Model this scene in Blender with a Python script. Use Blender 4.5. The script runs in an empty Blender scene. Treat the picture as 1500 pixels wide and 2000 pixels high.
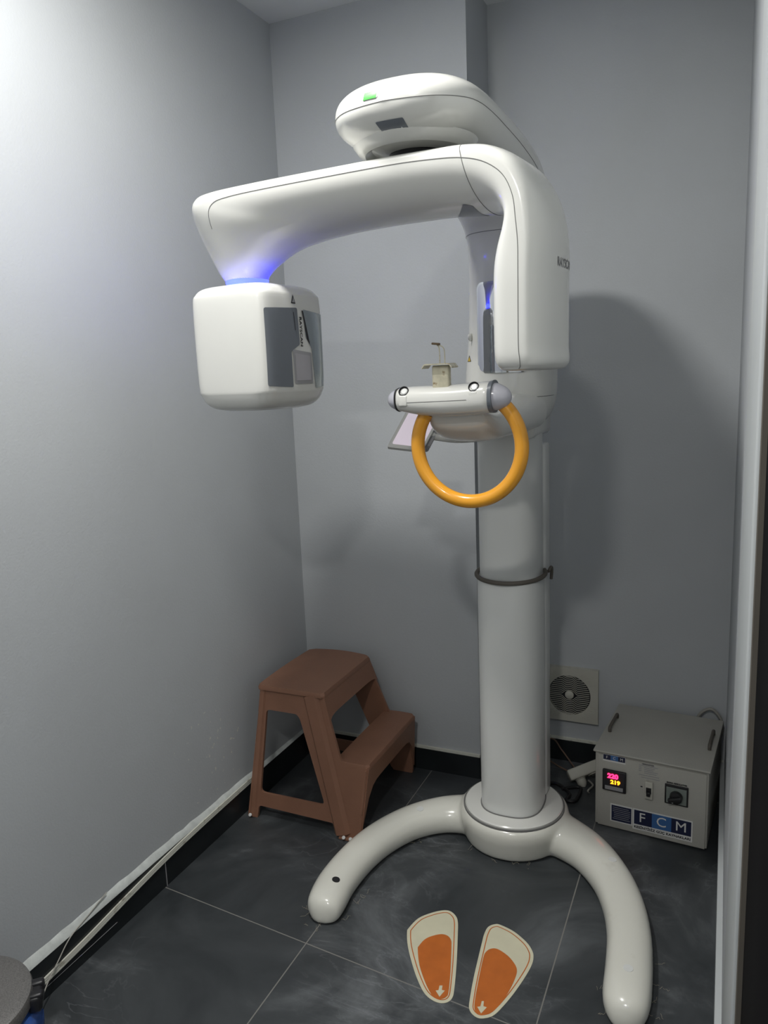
import bpy, bmesh, math, random
from mathutils import Vector, Matrix, Euler
from mathutils.bvhtree import BVHTree
random.seed(7)
PI = math.pi
SC = bpy.context.scene
COL = SC.collection

# ------------------------------------------------------------------ camera
F_PX = 1498.0
yaw, pitch, roll = math.radians(24.27), math.radians(-10.04), math.radians(-2.365)
f0 = Vector((-math.sin(yaw), math.cos(yaw), 0)); r0 = Vector((math.cos(yaw), math.sin(yaw), 0))
fw = f0*math.cos(pitch) + Vector((0, 0, 1))*math.sin(pitch)
u0 = r0.cross(fw)
rt = r0*math.cos(roll) + u0*math.sin(roll)
up = -r0*math.sin(roll) + u0*math.cos(roll)
cam_d = bpy.data.cameras.new('camera'); cam = bpy.data.objects.new('camera', cam_d); COL.objects.link(cam)
cam.matrix_world = Matrix(((rt.x, up.x, -fw.x, 0), (rt.y, up.y, -fw.y, 0), (rt.z, up.z, -fw.z, 1.5), (0, 0, 0, 1)))
cam_d.sensor_fit = 'VERTICAL'; cam_d.sensor_height = 36.0; cam_d.lens = 36.0*F_PX/2000.0
cam_d.clip_start = 0.02; cam_d.clip_end = 50
SC.camera = cam

# ------------------------------------------------------------------ world, exposure, lamps
SC.view_settings.view_transform = 'Standard'; SC.view_settings.look = 'None'
SC.view_settings.gamma = 1.0; SC.view_settings.use_curve_mapping = False
SC.view_settings.exposure = 0.22
W = bpy.data.worlds.new('world'); SC.world = W; W.use_nodes = True
W.node_tree.nodes['Background'].inputs[0].default_value = (0.5, 0.55, 0.6, 1)
W.node_tree.nodes['Background'].inputs[1].default_value = 0.15
LAMP1 = (-0.91, 1.08, 2.70); LAMP1_POWER = 23.5; LAMP1_SIZE = 0.20
LAMP2 = (-0.20, -0.45, 2.70); LAMP2_POWER = 19.0; LAMP2_SIZE = 0.17
def area_lamp(name, loc, power, size, col):
    l = bpy.data.lights.new(name, 'AREA'); l.shape = 'DISK'; l.size = size; l.energy = power; l.color = col
    o = bpy.data.objects.new(name, l); COL.objects.link(o); o.location = loc; return o
area_lamp('ceiling_light_main', LAMP1, LAMP1_POWER, LAMP1_SIZE, (1.0, 0.985, 0.95))
area_lamp('ceiling_light_rear', LAMP2, LAMP2_POWER, LAMP2_SIZE, (1.0, 0.985, 0.95))

# ------------------------------------------------------------------ material helpers
def newmat(name):
    m = bpy.data.materials.new(name); m.use_nodes = True
    nt = m.node_tree; b = nt.nodes['Principled BSDF']
    return m, nt, b
def N(nt, typ, **kw):
    n = nt.nodes.new(typ)
    for k, v in kw.items(): setattr(n, k, v)
    return n
def objcoord(nt, scale=(1, 1, 1), gen='Object'):
    tc = N(nt, 'ShaderNodeTexCoord'); mp = N(nt, 'ShaderNodeMapping'); mp.inputs['Scale'].default_value = scale
    nt.links.new(tc.outputs[gen], mp.inputs['Vector']); return mp.outputs['Vector']
def mat(name, col, rough=.5, metal=0.0, var=.04, vscale=8.0, bump=0.0, bscale=60.0, coat=0.0, spec=.5, emit=None, estr=0.0,
        alpha=None, transmission=0.0, ior=1.45, dirt=None, dirt_scale=5.0, dirt_th=.6):
    m, nt, b = newmat(name)
    v = objcoord(nt)
    nz = N(nt, 'ShaderNodeTexNoise'); nz.inputs['Scale'].default_value = vscale; nz.inputs['Detail'].default_value = 4
    nt.links.new(v, nz.inputs['Vector'])
    r = N(nt, 'ShaderNodeValToRGB')
    c = Vector(col[:3])
    r.color_ramp.elements[0].position = .3; r.color_ramp.elements[1].position = .7
    r.color_ramp.elements[0].color = (*[max(0, x*(1-var)) for x in c], 1)
    r.color_ramp.elements[1].color = (*[min(1, x*(1+var)) for x in c], 1)
    nt.links.new(nz.outputs['Fac'], r.inputs['Fac'])
    out = r.outputs['Color']
    if dirt:
        n2 = N(nt, 'ShaderNodeTexNoise'); n2.inputs['Scale'].default_value = dirt_scale; n2.inputs['Detail'].default_value = 6
        nt.links.new(v, n2.inputs['Vector'])
        r2 = N(nt, 'ShaderNodeValToRGB'); r2.color_ramp.elements[0].position = dirt_th; r2.color_ramp.elements[1].position = dirt_th+.12
        nt.links.new(n2.outputs['Fac'], r2.inputs['Fac'])
        mx = N(nt, 'ShaderNodeMixRGB'); mx.inputs['Color2'].default_value = (*dirt, 1)
        nt.links.new(r2.outputs['Color'], mx.inputs['Fac']); nt.links.new(out, mx.inputs['Color1']); out = mx.outputs['Color']
    nt.links.new(out, b.inputs['Base Color'])
    b.inputs['Roughness'].default_value = rough; b.inputs['Metallic'].default_value = metal
    b.inputs['Coat Weight'].default_value = coat; b.inputs['Coat Roughness'].default_value = .08
    b.inputs['Specular IOR Level'].default_value = spec
    b.inputs['Transmission Weight'].default_value = transmission; b.inputs['IOR'].default_value = ior
    if emit:
        b.inputs['Emission Color'].default_value = (*emit, 1); b.inputs['Emission Strength'].default_value = estr
    if bump:
        n3 = N(nt, 'ShaderNodeTexNoise'); n3.inputs['Scale'].default_value = bscale; n3.inputs['Detail'].default_value = 3
        nt.links.new(v, n3.inputs['Vector'])
        bp = N(nt, 'ShaderNodeBump'); bp.inputs['Strength'].default_value = bump; bp.inputs['Distance'].default_value = .004
        nt.links.new(n3.outputs['Fac'], bp.inputs['Height']); nt.links.new(bp.outputs['Normal'], b.inputs['Normal'])
    return m

M = {}
M['wall'] = mat('grey_wall_paint', (.455, .475, .492), .7, var=.03, vscale=3, bump=.12, bscale=160)
M['plaster'] = mat('rough_white_plaster', (.60, .63, .61), .8, var=.12, vscale=30, bump=.4, bscale=60)
M['ceiling'] = mat('white_ceiling', (.72, .74, .75), .7, var=.02)
M['white'] = mat('glossy_white_plastic', (.66, .66, .625), .22, var=.012, coat=.35)
M['white2'] = mat('glossy_white_plastic_dirty', (.68, .675, .61), .22, var=.02, coat=.35, dirt=(.55, .53, .46), dirt_scale=9, dirt_th=.66)
M['column'] = mat('white_column', (.66, .67, .65), .3, var=.015, coat=.2)
M['blackt'] = mat('black_tile', (.014, .017, .019), .35, var=.3, vscale=5)
M['black'] = mat('black_plastic', (.015, .015, .017), .35)
M['doorblk'] = mat('black_door', (.006, .006, .007), .7, spec=.05)
M['seam'] = mat('dark_seam', (.17, .17, .165), .7)
M['brown'] = mat('brown_plastic', (.27, .135, .085), .48, var=.06, vscale=12, bump=.15, bscale=220)
M['slateglass'] = mat('slate_grey_panel', (.13, .145, .165), .35, var=.03, coat=.3)
M['chrome'] = mat('chrome', (.75, .77, .78), .08, 1.0)
M['mirror'] = mat('dark_mirror', (.62, .63, .68), .03, 1.0, var=0)
M['silver'] = mat('brushed_silver', (.42, .46, .47), .2, .9, var=.03)
M['greyp'] = mat('grey_plastic', (.30, .30, .31), .4)
M['screen'] = mat('pale_screen', (.36, .35, .37), .4)
M['tabscreen'] = mat('pink_white_screen', (.70, .62, .69), .35, emit=(.9, .80, .9), estr=.30)
M['cone'] = mat('translucent_grey_plastic', (.50, .50, .55), .25, coat=.3)
M['yellow'] = mat('amber_yellow_plastic', (.80, .36, .03), .25, var=.04, coat=.5)
M['yellowed'] = mat('yellowed_clear_plastic', (.60, .56, .42), .3, var=.15, vscale=60, dirt=(.25, .17, .08), dirt_scale=60, dirt_th=.6)
M['biteb'] = mat('brown_bite_tip', (.16, .11, .06), .5)
M['blue_led'] = mat('blue_light_ring', (.1, .15, .9), .4, emit=(.008, .011, 1.0), estr=24.0)
M['box'] = mat('light_grey_powder_coat', (.43, .42, .38), .55, var=.03, bump=.2, bscale=300)
M['vent'] = mat('ivory_vent_plastic', (.50, .49, .43), .5, var=.03)
M['navy'] = mat('navy_print', (.012, .016, .05), .45)
M['blue'] = mat('blue_print', (.045, .13, .32), .45)
M['paper'] = mat('white_label', (.68, .68, .66), .5)
M['ink'] = mat('black_ink', (.02, .02, .025), .6)
M['green'] = mat('green_label', (.05, .36, .05), .45)
M['cream'] = mat('cream_sticker', (.60, .57, .42), .5, var=.04, vscale=20)
M['orange'] = mat('orange_print', (.48, .125, .018), .5, var=.08, vscale=25)
M['red_led'] = mat('red_digits', (.6, 0, .1), .4, emit=(1.0, .02, .10), estr=3.5)
M['amber_led'] = mat('amber_digits', (.8, .3, 0), .4, emit=(1.0, .27, .01), estr=3.5)
M['knobplate'] = mat('grey_green_plate', (.20, .23, .21), .45)
M['trunk'] = mat('white_pvc_strip', (.62, .62, .55), .4, dirt=(.32, .30, .24), dirt_scale=30, dirt_th=.58)
M['lid'] = mat('speckled_grey_lid', (.17, .165, .16), .38, .4, var=.30, vscale=420)
M['bag'] = mat('blue_bag_plastic', (.03, .08, .28), .22, var=.25, vscale=40)
M['cable'] = mat('grey_cable', (.32, .31, .28), .5)
M['brncable'] = mat('brown_cable', (.16, .10, .07), .5)
M['blkcable'] = mat('black_cable', (.012, .012, .013), .45)
M['frame'] = mat('white_door_casing', (.50, .525, .53), .4, var=.02)
M['dust'] = mat('pale_dust_hair', (.42, .38, .29), .9)
M['redlabel'] = mat('yellow_warning', (.62, .42, .05), .5)
M['lampglass'] = mat('lamp_diffuser', (.9, .9, .9), .5, emit=(1, .98, .95), estr=4)
M['rubber'] = mat('grey_brown_rubber', (.12, .108, .092), .6, spec=.25)

# left wall paint with chips near the floor
def wall_left_mat():
    m, nt, b = newmat('grey_wall_paint_chipped')
    tc = N(nt, 'ShaderNodeTexCoord')
    nz = N(nt, 'ShaderNodeTexNoise'); nz.inputs['Scale'].default_value = 3; nt.links.new(tc.outputs['Object'], nz.inputs['Vector'])
    r = N(nt, 'ShaderNodeValToRGB'); r.color_ramp.elements[0].position = .3; r.color_ramp.elements[1].position = .7
    r.color_ramp.elements[0].color = (.445, .464, .480, 1); r.color_ramp.elements[1].color = (.465, .487, .505, 1)
    nt.links.new(nz.outputs['Fac'], r.inputs['Fac'])
    n2 = N(nt, 'ShaderNodeTexNoise'); n2.inputs['Scale'].default_value = 46; n2.inputs['Detail'].default_value = 3; n2.inputs['Roughness'].default_value = .6
    nt.links.new(tc.outputs['Object'], n2.inputs['Vector'])
    sx = N(nt, 'ShaderNodeSeparateXYZ'); nt.links.new(tc.outputs['Object'], sx.inputs['Vector'])
    # patch of chips around y 1.95, z .32 (distance falloff)
    vd = N(nt, 'ShaderNodeVectorMath', operation='DISTANCE'); vd.inputs[1].default_value = (-1.52, 1.93, .31)
    nt.links.new(tc.outputs['Object'], vd.inputs[0])
    mr = N(nt, 'ShaderNodeMapRange'); mr.inputs['From Min'].default_value = .05; mr.inputs['From Max'].default_value = .42
    mr.inputs['To Min'].default_value = .64; mr.inputs['To Max'].default_value = .80
    nt.links.new(vd.outputs['Value'], mr.inputs['Value'])
    gt = N(nt, 'ShaderNodeMath', operation='GREATER_THAN'); nt.links.new(n2.outputs['Fac'], gt.inputs[0]); nt.links.new(mr.outputs['Result'], gt.inputs[1])
    mx = N(nt, 'ShaderNodeMixRGB'); mx.inputs['Color2'].default_value = (.62, .62, .56, 1)
    nt.links.new(gt.outputs[0], mx.inputs['Fac']); nt.links.new(r.outputs['Color'], mx.inputs['Color1'])
    nt.links.new(mx.outputs['Color'], b.inputs['Base Color']); b.inputs['Roughness'].default_value = .7
    n3 = N(nt, 'ShaderNodeTexNoise'); n3.inputs['Scale'].default_value = 160; nt.links.new(tc.outputs['Object'], n3.inputs['Vector'])
    bp = N(nt, 'ShaderNodeBump'); bp.inputs['Strength'].default_value = .12; bp.inputs['Distance'].default_value = .004
    nt.links.new(n3.outputs['Fac'], bp.inputs['Height']); nt.links.new(bp.outputs['Normal'], b.inputs['Normal'])
    return m
M['wall_left'] = wall_left_mat()

def floor_mat():
    m, nt, b = newmat('dark_slate_floor_tile')
    L = nt.links.new
    tc = N(nt, 'ShaderNodeTexCoord'); sx = N(nt, 'ShaderNodeSeparateXYZ'); L(tc.outputs['Object'], sx.inputs['Vector'])
    def math_(op, a, bb, clamp=False):
        n = N(nt, 'ShaderNodeMath', operation=op); n.use_clamp = clamp
        for i, x in enumerate((a, bb)):
            if x is None: continue
            if isinstance(x, (int, float)): n.inputs[i].default_value = x
            else: L(x, n.inputs[i])
        return n.outputs[0]
    X, Y = sx.outputs['X'], sx.outputs['Y']
    def band(expr, w):   # 1 where |expr| < w
        return math_('LESS_THAN', math_('ABSOLUTE', expr, None), w)
    g = None
    for e in (math_('ADD', X, .992), math_('ADD', X, .358), math_('SUBTRACT', X, .272)):
        q = band(e, .0016); g = q if g is None else math_('MAXIMUM', g, q)
    ly = math_('SUBTRACT', math_('ADD', Y, math_('MULTIPLY', X, .098)), 1.474)
    for off in (0, -1.2, 1.1):
        g = math_('MAXIMUM', g, band(math_('ADD', ly, off), .0016))
    # clouds
    n1 = N(nt, 'ShaderNodeTexNoise'); n1.inputs['Scale'].default_value = 2.2; n1.inputs['Detail'].default_value = 9; n1.inputs['Roughness'].default_value = .62
    n1.inputs['Distortion'].default_value = .8; L(tc.outputs['Object'], n1.inputs['Vector'])
    r1 = N(nt, 'ShaderNodeValToRGB'); cr = r1.color_ramp
    cr.elements[0].position = .34; cr.elements[0].color = (.022, .026, .029, 1)
    cr.elements[1].position = .74; cr.elements[1].color = (.150, .160, .168, 1)
    e = cr.elements.new(.54); e.color = (.048, .053, .057, 1)
    L(n1.outputs['Fac'], r1.inputs['Fac'])
    # veins
    mp = N(nt, 'ShaderNodeMapping'); mp.inputs['Rotation'].default_value = (0, 0, .5); mp.inputs['Scale'].default_value = (1.0, 2.4, 1); L(tc.outputs['Object'], mp.inputs['Vector'])
    n2 = N(nt, 'ShaderNodeTexNoise'); n2.inputs['Scale'].default_value = 1.5; n2.inputs['Detail'].default_value = 8; n2.inputs['Distortion'].default_value = 1.0
    n2.inputs['Roughness'].default_value = .6
    L(mp.outputs['Vector'], n2.inputs['Vector'])
    ab = math_('ABSOLUTE', math_('SUBTRACT', n2.outputs['Fac'], .5), None)
    vein = math_('SUBTRACT', 1.0, math_('DIVIDE', ab, .010), True)
    n3 = N(nt, 'ShaderNodeTexNoise'); n3.inputs['Scale'].default_value = 1.7; n3.inputs['Detail'].default_value = 3; L(tc.outputs['Object'], n3.inputs['Vector'])
    msk = N(nt, 'ShaderNodeMapRange'); msk.inputs['From Min'].default_value = .5; msk.inputs['From Max'].default_value = .68; L(n3.outputs['Fac'], msk.inputs['Value'])
    vein = math_('MULTIPLY', vein, msk.outputs['Result'])
    soft = math_('MULTIPLY', math_('SUBTRACT', 1.0, math_('DIVIDE', ab, .06), True), math_('MULTIPLY', msk.outputs['Result'], .28))
    n5 = N(nt, 'ShaderNodeTexNoise'); n5.inputs['Scale'].default_value = 3.4; n5.inputs['Detail'].default_value = 10; n5.inputs['Distortion'].default_value = 1.6
    mp2 = N(nt, 'ShaderNodeMapping'); mp2.inputs['Rotation'].default_value = (0, 0, -.7); mp2.inputs['Scale'].default_value = (1.0, 2.0, 1); mp2.inputs['Location'].default_value = (3, 1, 0)
    L(tc.outputs['Object'], mp2.inputs['Vector']); L(mp2.outputs['Vector'], n5.inputs['Vector'])
    ab5 = math_('ABSOLUTE', math_('SUBTRACT', n5.outputs['Fac'], .52), None)
    fine = math_('MULTIPLY', math_('SUBTRACT', 1.0, math_('DIVIDE', ab5, .012), True), math_('MULTIPLY', msk.outputs['Result'], .35))
    vt = math_('MAXIMUM', fine, math_('MAXIMUM', math_('MULTIPLY', vein, .6), soft))
    mx = N(nt, 'ShaderNodeMixRGB'); mx.inputs['Color2'].default_value = (.24, .255, .27, 1); L(vt, mx.inputs['Fac']); L(r1.outputs['Color'], mx.inputs['Color1'])
    mg = N(nt, 'ShaderNodeMixRGB'); mg.inputs['Color2'].default_value = (.19, .185, .17, 1); L(g, mg.inputs['Fac']); L(mx.outputs['Color'], mg.inputs['Color1'])
    L(mg.outputs['Color'], b.inputs['Base Color'])
    b.inputs['Roughness'].default_value = .42
    bp = N(nt, 'ShaderNodeBump'); bp.inputs['Strength'].default_value = .15; bp.inputs['Distance'].default_value = .003
    hh = math_('SUBTRACT', n1.outputs['Fac'], math_('MULTIPLY', g, .6)); L(hh, bp.inputs['Height']); L(bp.outputs['Normal'], b.inputs['Normal'])
    return m
M['floor'] = floor_mat()

# ------------------------------------------------------------------ object helpers
def link(o, parent=None):
    COL.objects.link(o)
    if parent is not None:
        o.parent = parent
    return o
def finish(me, m, smooth=True, ang=38):
    me.materials.append(M[m] if isinstance(m, str) else m)
    me.update()
    if smooth:
        for p in me.polygons: p.use_smooth = True
        me.set_sharp_from_angle(angle=math.radians(ang))
def from_bm(name, bm, m, parent=None, smooth=True, ang=38, label=None):
    bmesh.ops.recalc_face_normals(bm, faces=bm.faces)
    me = bpy.data.meshes.new(name); bm.to_mesh(me); bm.free()
    finish(me, m, smooth, ang)
    o = bpy.data.objects.new(name, me); link(o, parent)
    if label: o['label'] = label
    return o
def thing(name, label, cat, loc=(0, 0, 0), group=None):
    o = bpy.data.objects.new(name, None); o.empty_display_size = .05; COL.objects.link(o)
    o['label'] = label; o['category'] = cat
    if group: o['group'] = group
    o.location = loc
    return o
def keep(parent, *objs):
    """children were modelled in world coordinates: cancel the parent's location."""
    for o in objs:
        o.matrix_parent_inverse = Matrix.Translation(parent.matrix_basis.translation).inverted()
def tag(o, label, cat, group=None, kind=None):
    o['label'] = label; o['category'] = cat
    if group: o['group'] = group
    if kind: o['kind'] = kind
    return o
def structure(o): o['kind'] = 'structure'; return o

def add_box(bm, c, s, r=0.0, seg=3, rot=None):
    mt = Matrix.Translation(c) @ (rot.to_4x4() if rot is not None else Matrix.Identity(4)) @ Matrix.Diagonal((*s, 1))
    res = bmesh.ops.create_cube(bm, size=1.0, matrix=mt)
    if r > 0:
        es = list({e for v in res['verts'] for e in v.link_edges})
        bmesh.ops.bevel(bm, geom=es, offset=r, segments=seg, affect='EDGES', profile=.5)
    return bm
def box(name, c, s, m, parent=None, r=0.0, rot=None, seg=3, label=None):
    bm = bmesh.new(); add_box(bm, c, s, r, seg, rot); return from_bm(name, bm, m, parent, label=label)
def cr(a, b, c, d, t):
    t2, t3 = t*t, t*t*t
    return [0.5*((2*q)+(-p+r_)*t+(2*p-5*q+4*r_-s)*t2+(-p+3*q-3*r_+s)*t3) for p, q, r_, s in zip(a, b, c, d)]
def interp(st, k):
    out = []
    n = len(st)
    for i in range(n-1):
        a = st[max(0, i-1)]; b = st[i]; c = st[i+1]; d = st[min(n-1, i+2)]
        for j in range(k): out.append(cr(a, b, c, d, j/k))
    out.append(list(st[-1])); return out
def spow(x, p): return math.copysign(abs(x)**p, x)
def rings_faces(bm, rings, lo=0, hi=None, closed=True, cap=True):
    R_ = [[bm.verts.new(p) for p in r] for r in rings]
    n = len(R_[0])
    for a, b in zip(R_, R_[1:]):
        for j in range(n if closed else n-1):
            k = (j+1) % n
            try: bm.faces.new((a[j], a[k], b[k], b[j]))
            except ValueError: pass
    if cap and closed:
        bm.faces.new(R_[0]); bm.faces.new(list(reversed(R_[-1])))
    return R_
def tube(bm, pts, r, n=10, closed=False, cap=True):
    P = [Vector(p) for p in pts]; rr = r if isinstance(r, (list, tuple)) else [r]*len(P)
    rings = []; prev = None; L_ = len(P)
    for i, p in enumerate(P):
        if closed: t = P[(i+1) % L_]-P[i-1]
        else: t = P[min(i+1, L_-1)]-P[max(i-1, 0)]
        t.normalize()
        if prev is None:
            prev = t.orthogonal().normalized()
        a = (prev - t*prev.dot(t)).normalized(); prev = a; b = t.cross(a)
        rings.append([p+(a*math.cos(2*PI*j/n)+b*math.sin(2*PI*j/n))*rr[i] for j in range(n)])
    if closed: rings.append(rings[0])
    rings_faces(bm, rings, cap=cap and not closed)
    if closed: bmesh.ops.remove_doubles(bm, verts=bm.verts, dist=1e-6)
def tube_obj(name, pts, r, m, parent=None, n=10, closed=False):
    bm = bmesh.new(); tube(bm, pts, r, n, closed); return from_bm(name, bm, m, parent)
def smooth_path(pts, k=8): return [tuple(p) for p in interp([tuple(p) for p in pts], k)]
def lathe(bm, prof, c=(0, 0, 0), n=48, axis='Z', fr=None):
    """prof: (r, h) pairs. fr: 3x3 columns (x,y,axis)"""
    X, Y, Z = fr if fr else (Vector((1, 0, 0)), Vector((0, 1, 0)), Vector((0, 0, 1)))
    c = Vector(c)
    rings = [[c+X*(max(r, 1e-5)*math.cos(2*PI*j/n))+Y*(max(r, 1e-5)*math.sin(2*PI*j/n))+Z*h for j in range(n)] for r, h in prof]
    rings_faces(bm, rings, cap=True)
def poly_prism(bm, pts, th):
    """pts: 3D outline (CCW), th: Vector offset"""
    a = [bm.verts.new(p) for p in pts]; b = [bm.verts.new(Vector(p)+th) for p in pts]
    bm.faces.new(a); bm.faces.new(list(reversed(b)))
    n = len(pts)
    for i in range(n):
        k = (i+1) % n; bm.faces.new((a[k], a[i], b[i], b[k]))
def ring_round(poly, r, seg=5):
    """round the corners of a 2D polygon"""
    out = []; n = len(poly)
    for i in range(n):
        p0, p1, p2 = Vector(poly[i-1]), Vector(poly[i]), Vector(poly[(i+1) % n])
        rr = r[i] if isinstance(r, (list, tuple)) else r
        d0 = (p0-p1); d2 = (p2-p1); l = min(rr, d0.length*.49, d2.length*.49)
        a = p1+d0.normalized()*l; b = p1+d2.normalized()*l
        for s in range(seg+1):
            t = s/seg; out.append(tuple(a*(1-t)**2+p1*2*t*(1-t)+b*t*t))
    return out
def text_obj(name, body, size, m, parent, origin, ax, ay, off=.0006, align='CENTER', sx=1.0, bold=0.0, label=None, ext=.0002):
    cu = bpy.data.curves.new(name, 'FONT'); cu.body = body; cu.size = size; cu.align_x = align; cu.align_y = 'CENTER'
    cu.extrude = ext; cu.offset = bold; cu.resolution_u = 3
    t = bpy.data.objects.new(name+'_tmp', cu); COL.objects.link(t)
    dg = bpy.context.evaluated_depsgraph_get(); dg.update()
    me = bpy.data.meshes.new_from_object(t.evaluated_get(dg)); bpy.data.objects.remove(t); bpy.data.curves.remove(cu)
    ax = Vector(ax).normalized(); ay = Vector(ay).normalized(); az = ax.cross(ay)
    o_ = Vector(origin)+az*off
    for v in me.vertices:
        c = v.co.copy(); v.co = o_+ax*(c.x*sx)+ay*c.y+az*c.z
    me.materials.clear(); me.name = name
    finish(me, m, False)
    o = bpy.data.objects.new(name, me); link(o, parent)
    if label: o['label'] = label
    return o
def bvh_of(*objs):
    vs, fs = [], []
    for o in objs:
        k = len(vs); vs += [v.co.copy() for v in o.data.vertices]; fs += [[i+k for i in p.vertices] for p in o.data.polygons]
    return BVHTree.FromPolygons(vs, fs)
def drape(me, bvh, d, off):
    d = Vector(d).normalized()
    for v in me.vertices:
        h = bvh.ray_cast(v.co-d*.3, d)
        if h[0] is not None: v.co = h[0]-d*off
def patch(name, outline, origin, ax, ay, d, bvh, off, m, parent, K=10, label=None):
    """star-shaped patch draped on a surface"""
    origin = Vector(origin); ax = Vector(ax); ay = Vector(ay)
    # densify
    pl = []
    for i in range(len(outline)):
        a = Vector(outline[i]); b = Vector(outline[(i+1) % len(outline)])
        for s in range(4): pl.append(a.lerp(b, s/4))
    c = sum(pl, Vector((0, 0)))/len(pl)
    bm = bmesh.new(); rings = []
    for k in range(1, K+1):
        rings.append([origin+ax*(c.x+(p.x-c.x)*k/K)+ay*(c.y+(p.y-c.y)*k/K) for p in pl])
    cen = bm.verts.new(origin+ax*c.x+ay*c.y)
    R_ = [[bm.verts.new(p) for p in r] for r in rings]
    n = len(pl)
    for j in range(n): bm.faces.new((cen, R_[0][j], R_[0][(j+1) % n]))
    for a, b in zip(R_, R_[1:]):
        for j in range(n): bm.faces.new((a[j], b[j], b[(j+1) % n], a[(j+1) % n]))
    me = bpy.data.meshes.new(name); bm.to_mesh(me); bm.free()
    drape(me, bvh, d, off)
    me.materials.append(M[m]); me.update()
    for p in me.polygons: p.use_smooth = True
    nrm = me.polygons[0].normal
    if nrm.dot(Vector(d)) > 0: me.flip_normals()
    o = bpy.data.objects.new(name, me); link(o, parent)
    if label: o['label'] = label
    return o

# ------------------------------------------------------------------ the room
H = 2.735
def slab(name, x0, x1, y0, y1, z0, z1, m): return structure(box(name, ((x0+x1)/2, (y0+y1)/2, (z0+z1)/2), (x1-x0, y1-y0, z1-z0), m))
slab('floor', -1.62, .45, -1.1, 2.91, -.06, 0, 'floor')
slab('ceiling', -1.62, .45, -1.1, 2.91, H, H+.06, 'ceiling')
slab('wall_left', -1.62, -1.52, -1.1, 2.91, 0, H, 'wall_left')
slab('wall_back', -1.52, -.80, 2.56, 2.91, 0, H, 'wall')
slab('wall_far', -.80, .033, 2.805, 2.91, 0, H, 'wall')
slab('wall_right', .033, .13, 1.43, 2.91, 0, H, 'wall')
slab('wall_side', .13, .45, .95, 2.91, 0, H, 'wall')
slab('wall_front', -1.52, .45, -1.1, -1.0, 0, H, 'wall')
slab('wall_corner', .35, .45, -1.0, .95, 0, H, 'wall')
# door casing: rounded white profile
cs = box('trim_1', (.080, 1.19, H/2), (.1, .48, H), 'frame', r=.006); structure(cs)
cs2 = box('trim_2', (.026, 1.60, .045), (.014, 2.41-.01, .09), 'frame'); structure(cs2)
dl = box('door_1', (.0615, .66, 1.05), (.045, .50, 2.1), 'doorblk', r=.003); structure(dl)
structure(box('door_edge', (.0365, .90, 1.05), (.006, .03, 2.08), 'rubber', dl))
# baseboards
structure(box('baseboard_left', (-1.515, 1.0, .052), (.010, 3.12, .104), 'blackt'))
structure(box('baseboard_back', (-1.155, 2.5545, .042), (.71, .011, .084), 'blackt'))
structure(box('baseboard_far', (-.385, 2.7995, .042), (.83, .011, .084), 'blackt'))
structure(box('trim_3', (-1.155, 2.5560, .089), (.71, .008, .010), 'trunk'))
structure(box('trim_4', (-.385, 2.801, .089), (.83, .008, .010), 'trunk'))
# bare plaster wedge over the left baseboard
bm = bmesh.new()
ys = [1.0+.035*i for i in range(45)]
top = []; bot = []
for y in ys:
    zt = .131 - .009*min(1, max(0, (y-1.1)/.9)) + random.uniform(-.0025, .0025)
    if y > 2.1: zt = .120-(y-2.1)*.02+random.uniform(-.001, .001)
    zb = .1062
    top.append((-1.5175, y, max(zt, zb+.003))); bot.append((-1.5085, y, zb))
vt = [bm.verts.new((-1.5185, p[1], max(p[2], .112))) for p in top]; vb = [bm.verts.new((-1.5088, p[1], p[2])) for p in bot]
vm = [bm.verts.new((-1.5088, p[1], .1070)) for p in top]
vw = [bm.verts.new((-1.5205, p[1], max(p[2], .112)+.002)) for p in top]; vc = [bm.verts.new((-1.5205, p[1], p[2]-.002)) for p in bot]
for i in range(len(ys)-1):
    for q, r_ in ((vb, vm), (vm, vt), (vt, vw), (vc, vb)): bm.faces.new((q[i], q[i+1], r_[i+1], r_[i]))
structure(from_bm('trim_5', bm, 'plaster'))
# loose cable trunking leaning on the left baseboard
bm = bmesh.new()
pts = smooth_path([(-1.509, 2.10, .103), (-1.509, 1.85, .099), (-1.509, 1.65, .092), (-1.509, 1.47, .077), (-1.509, 1.31, .060), (-1.509, 1.165, .050)], 6)
rings = []
for p in pts:
    x, y, z = p
    rings.append([(x, y, z+.009), (x+.004, y, z+.009), (x+.0045, y, z+.005), (x+.002, y, z+.0035), (x+.0045, y, z+.002), (x+.0045, y, z-.001), (x+.0015, y, z-.0025), (x+.0045, y, z-.004), (x+.0045, y, z-.008), (x, y, z-.009)])
rings_faces(bm, rings)
tag(from_bm('cable_trunking', bm, 'trunk', ang=25), 'long thin white plastic strip sagging along the black left baseboard', 'trim strip')
tag(tube_obj('thin_cable', smooth_path([(-1.5145, 1.40, .135), (-1.512, 1.33, .118), (-1.507, 1.26, .105), (-1.502, 1.21, .075), (-1.49, 1.16, .052), (-1.46, 1.10, .03)], 6), .0016, 'cable'),
    'thin grey wire curving over the bare plaster beside the bin', 'cable')
structure(tube_obj('trim_8', [(-1.5085, 1.10, .029), (-1.5085, 1.42, .030)], .0006, 'greyp'))
# grout ticks of the baseboard tiles
for k, (x, y) in enumerate(((-1.509, 1.63), (-1.509, 1.0))):
    structure(box('trim_%d' % (6+k), (x, y, .05), (.002, .002, .1), 'greyp'))

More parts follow.
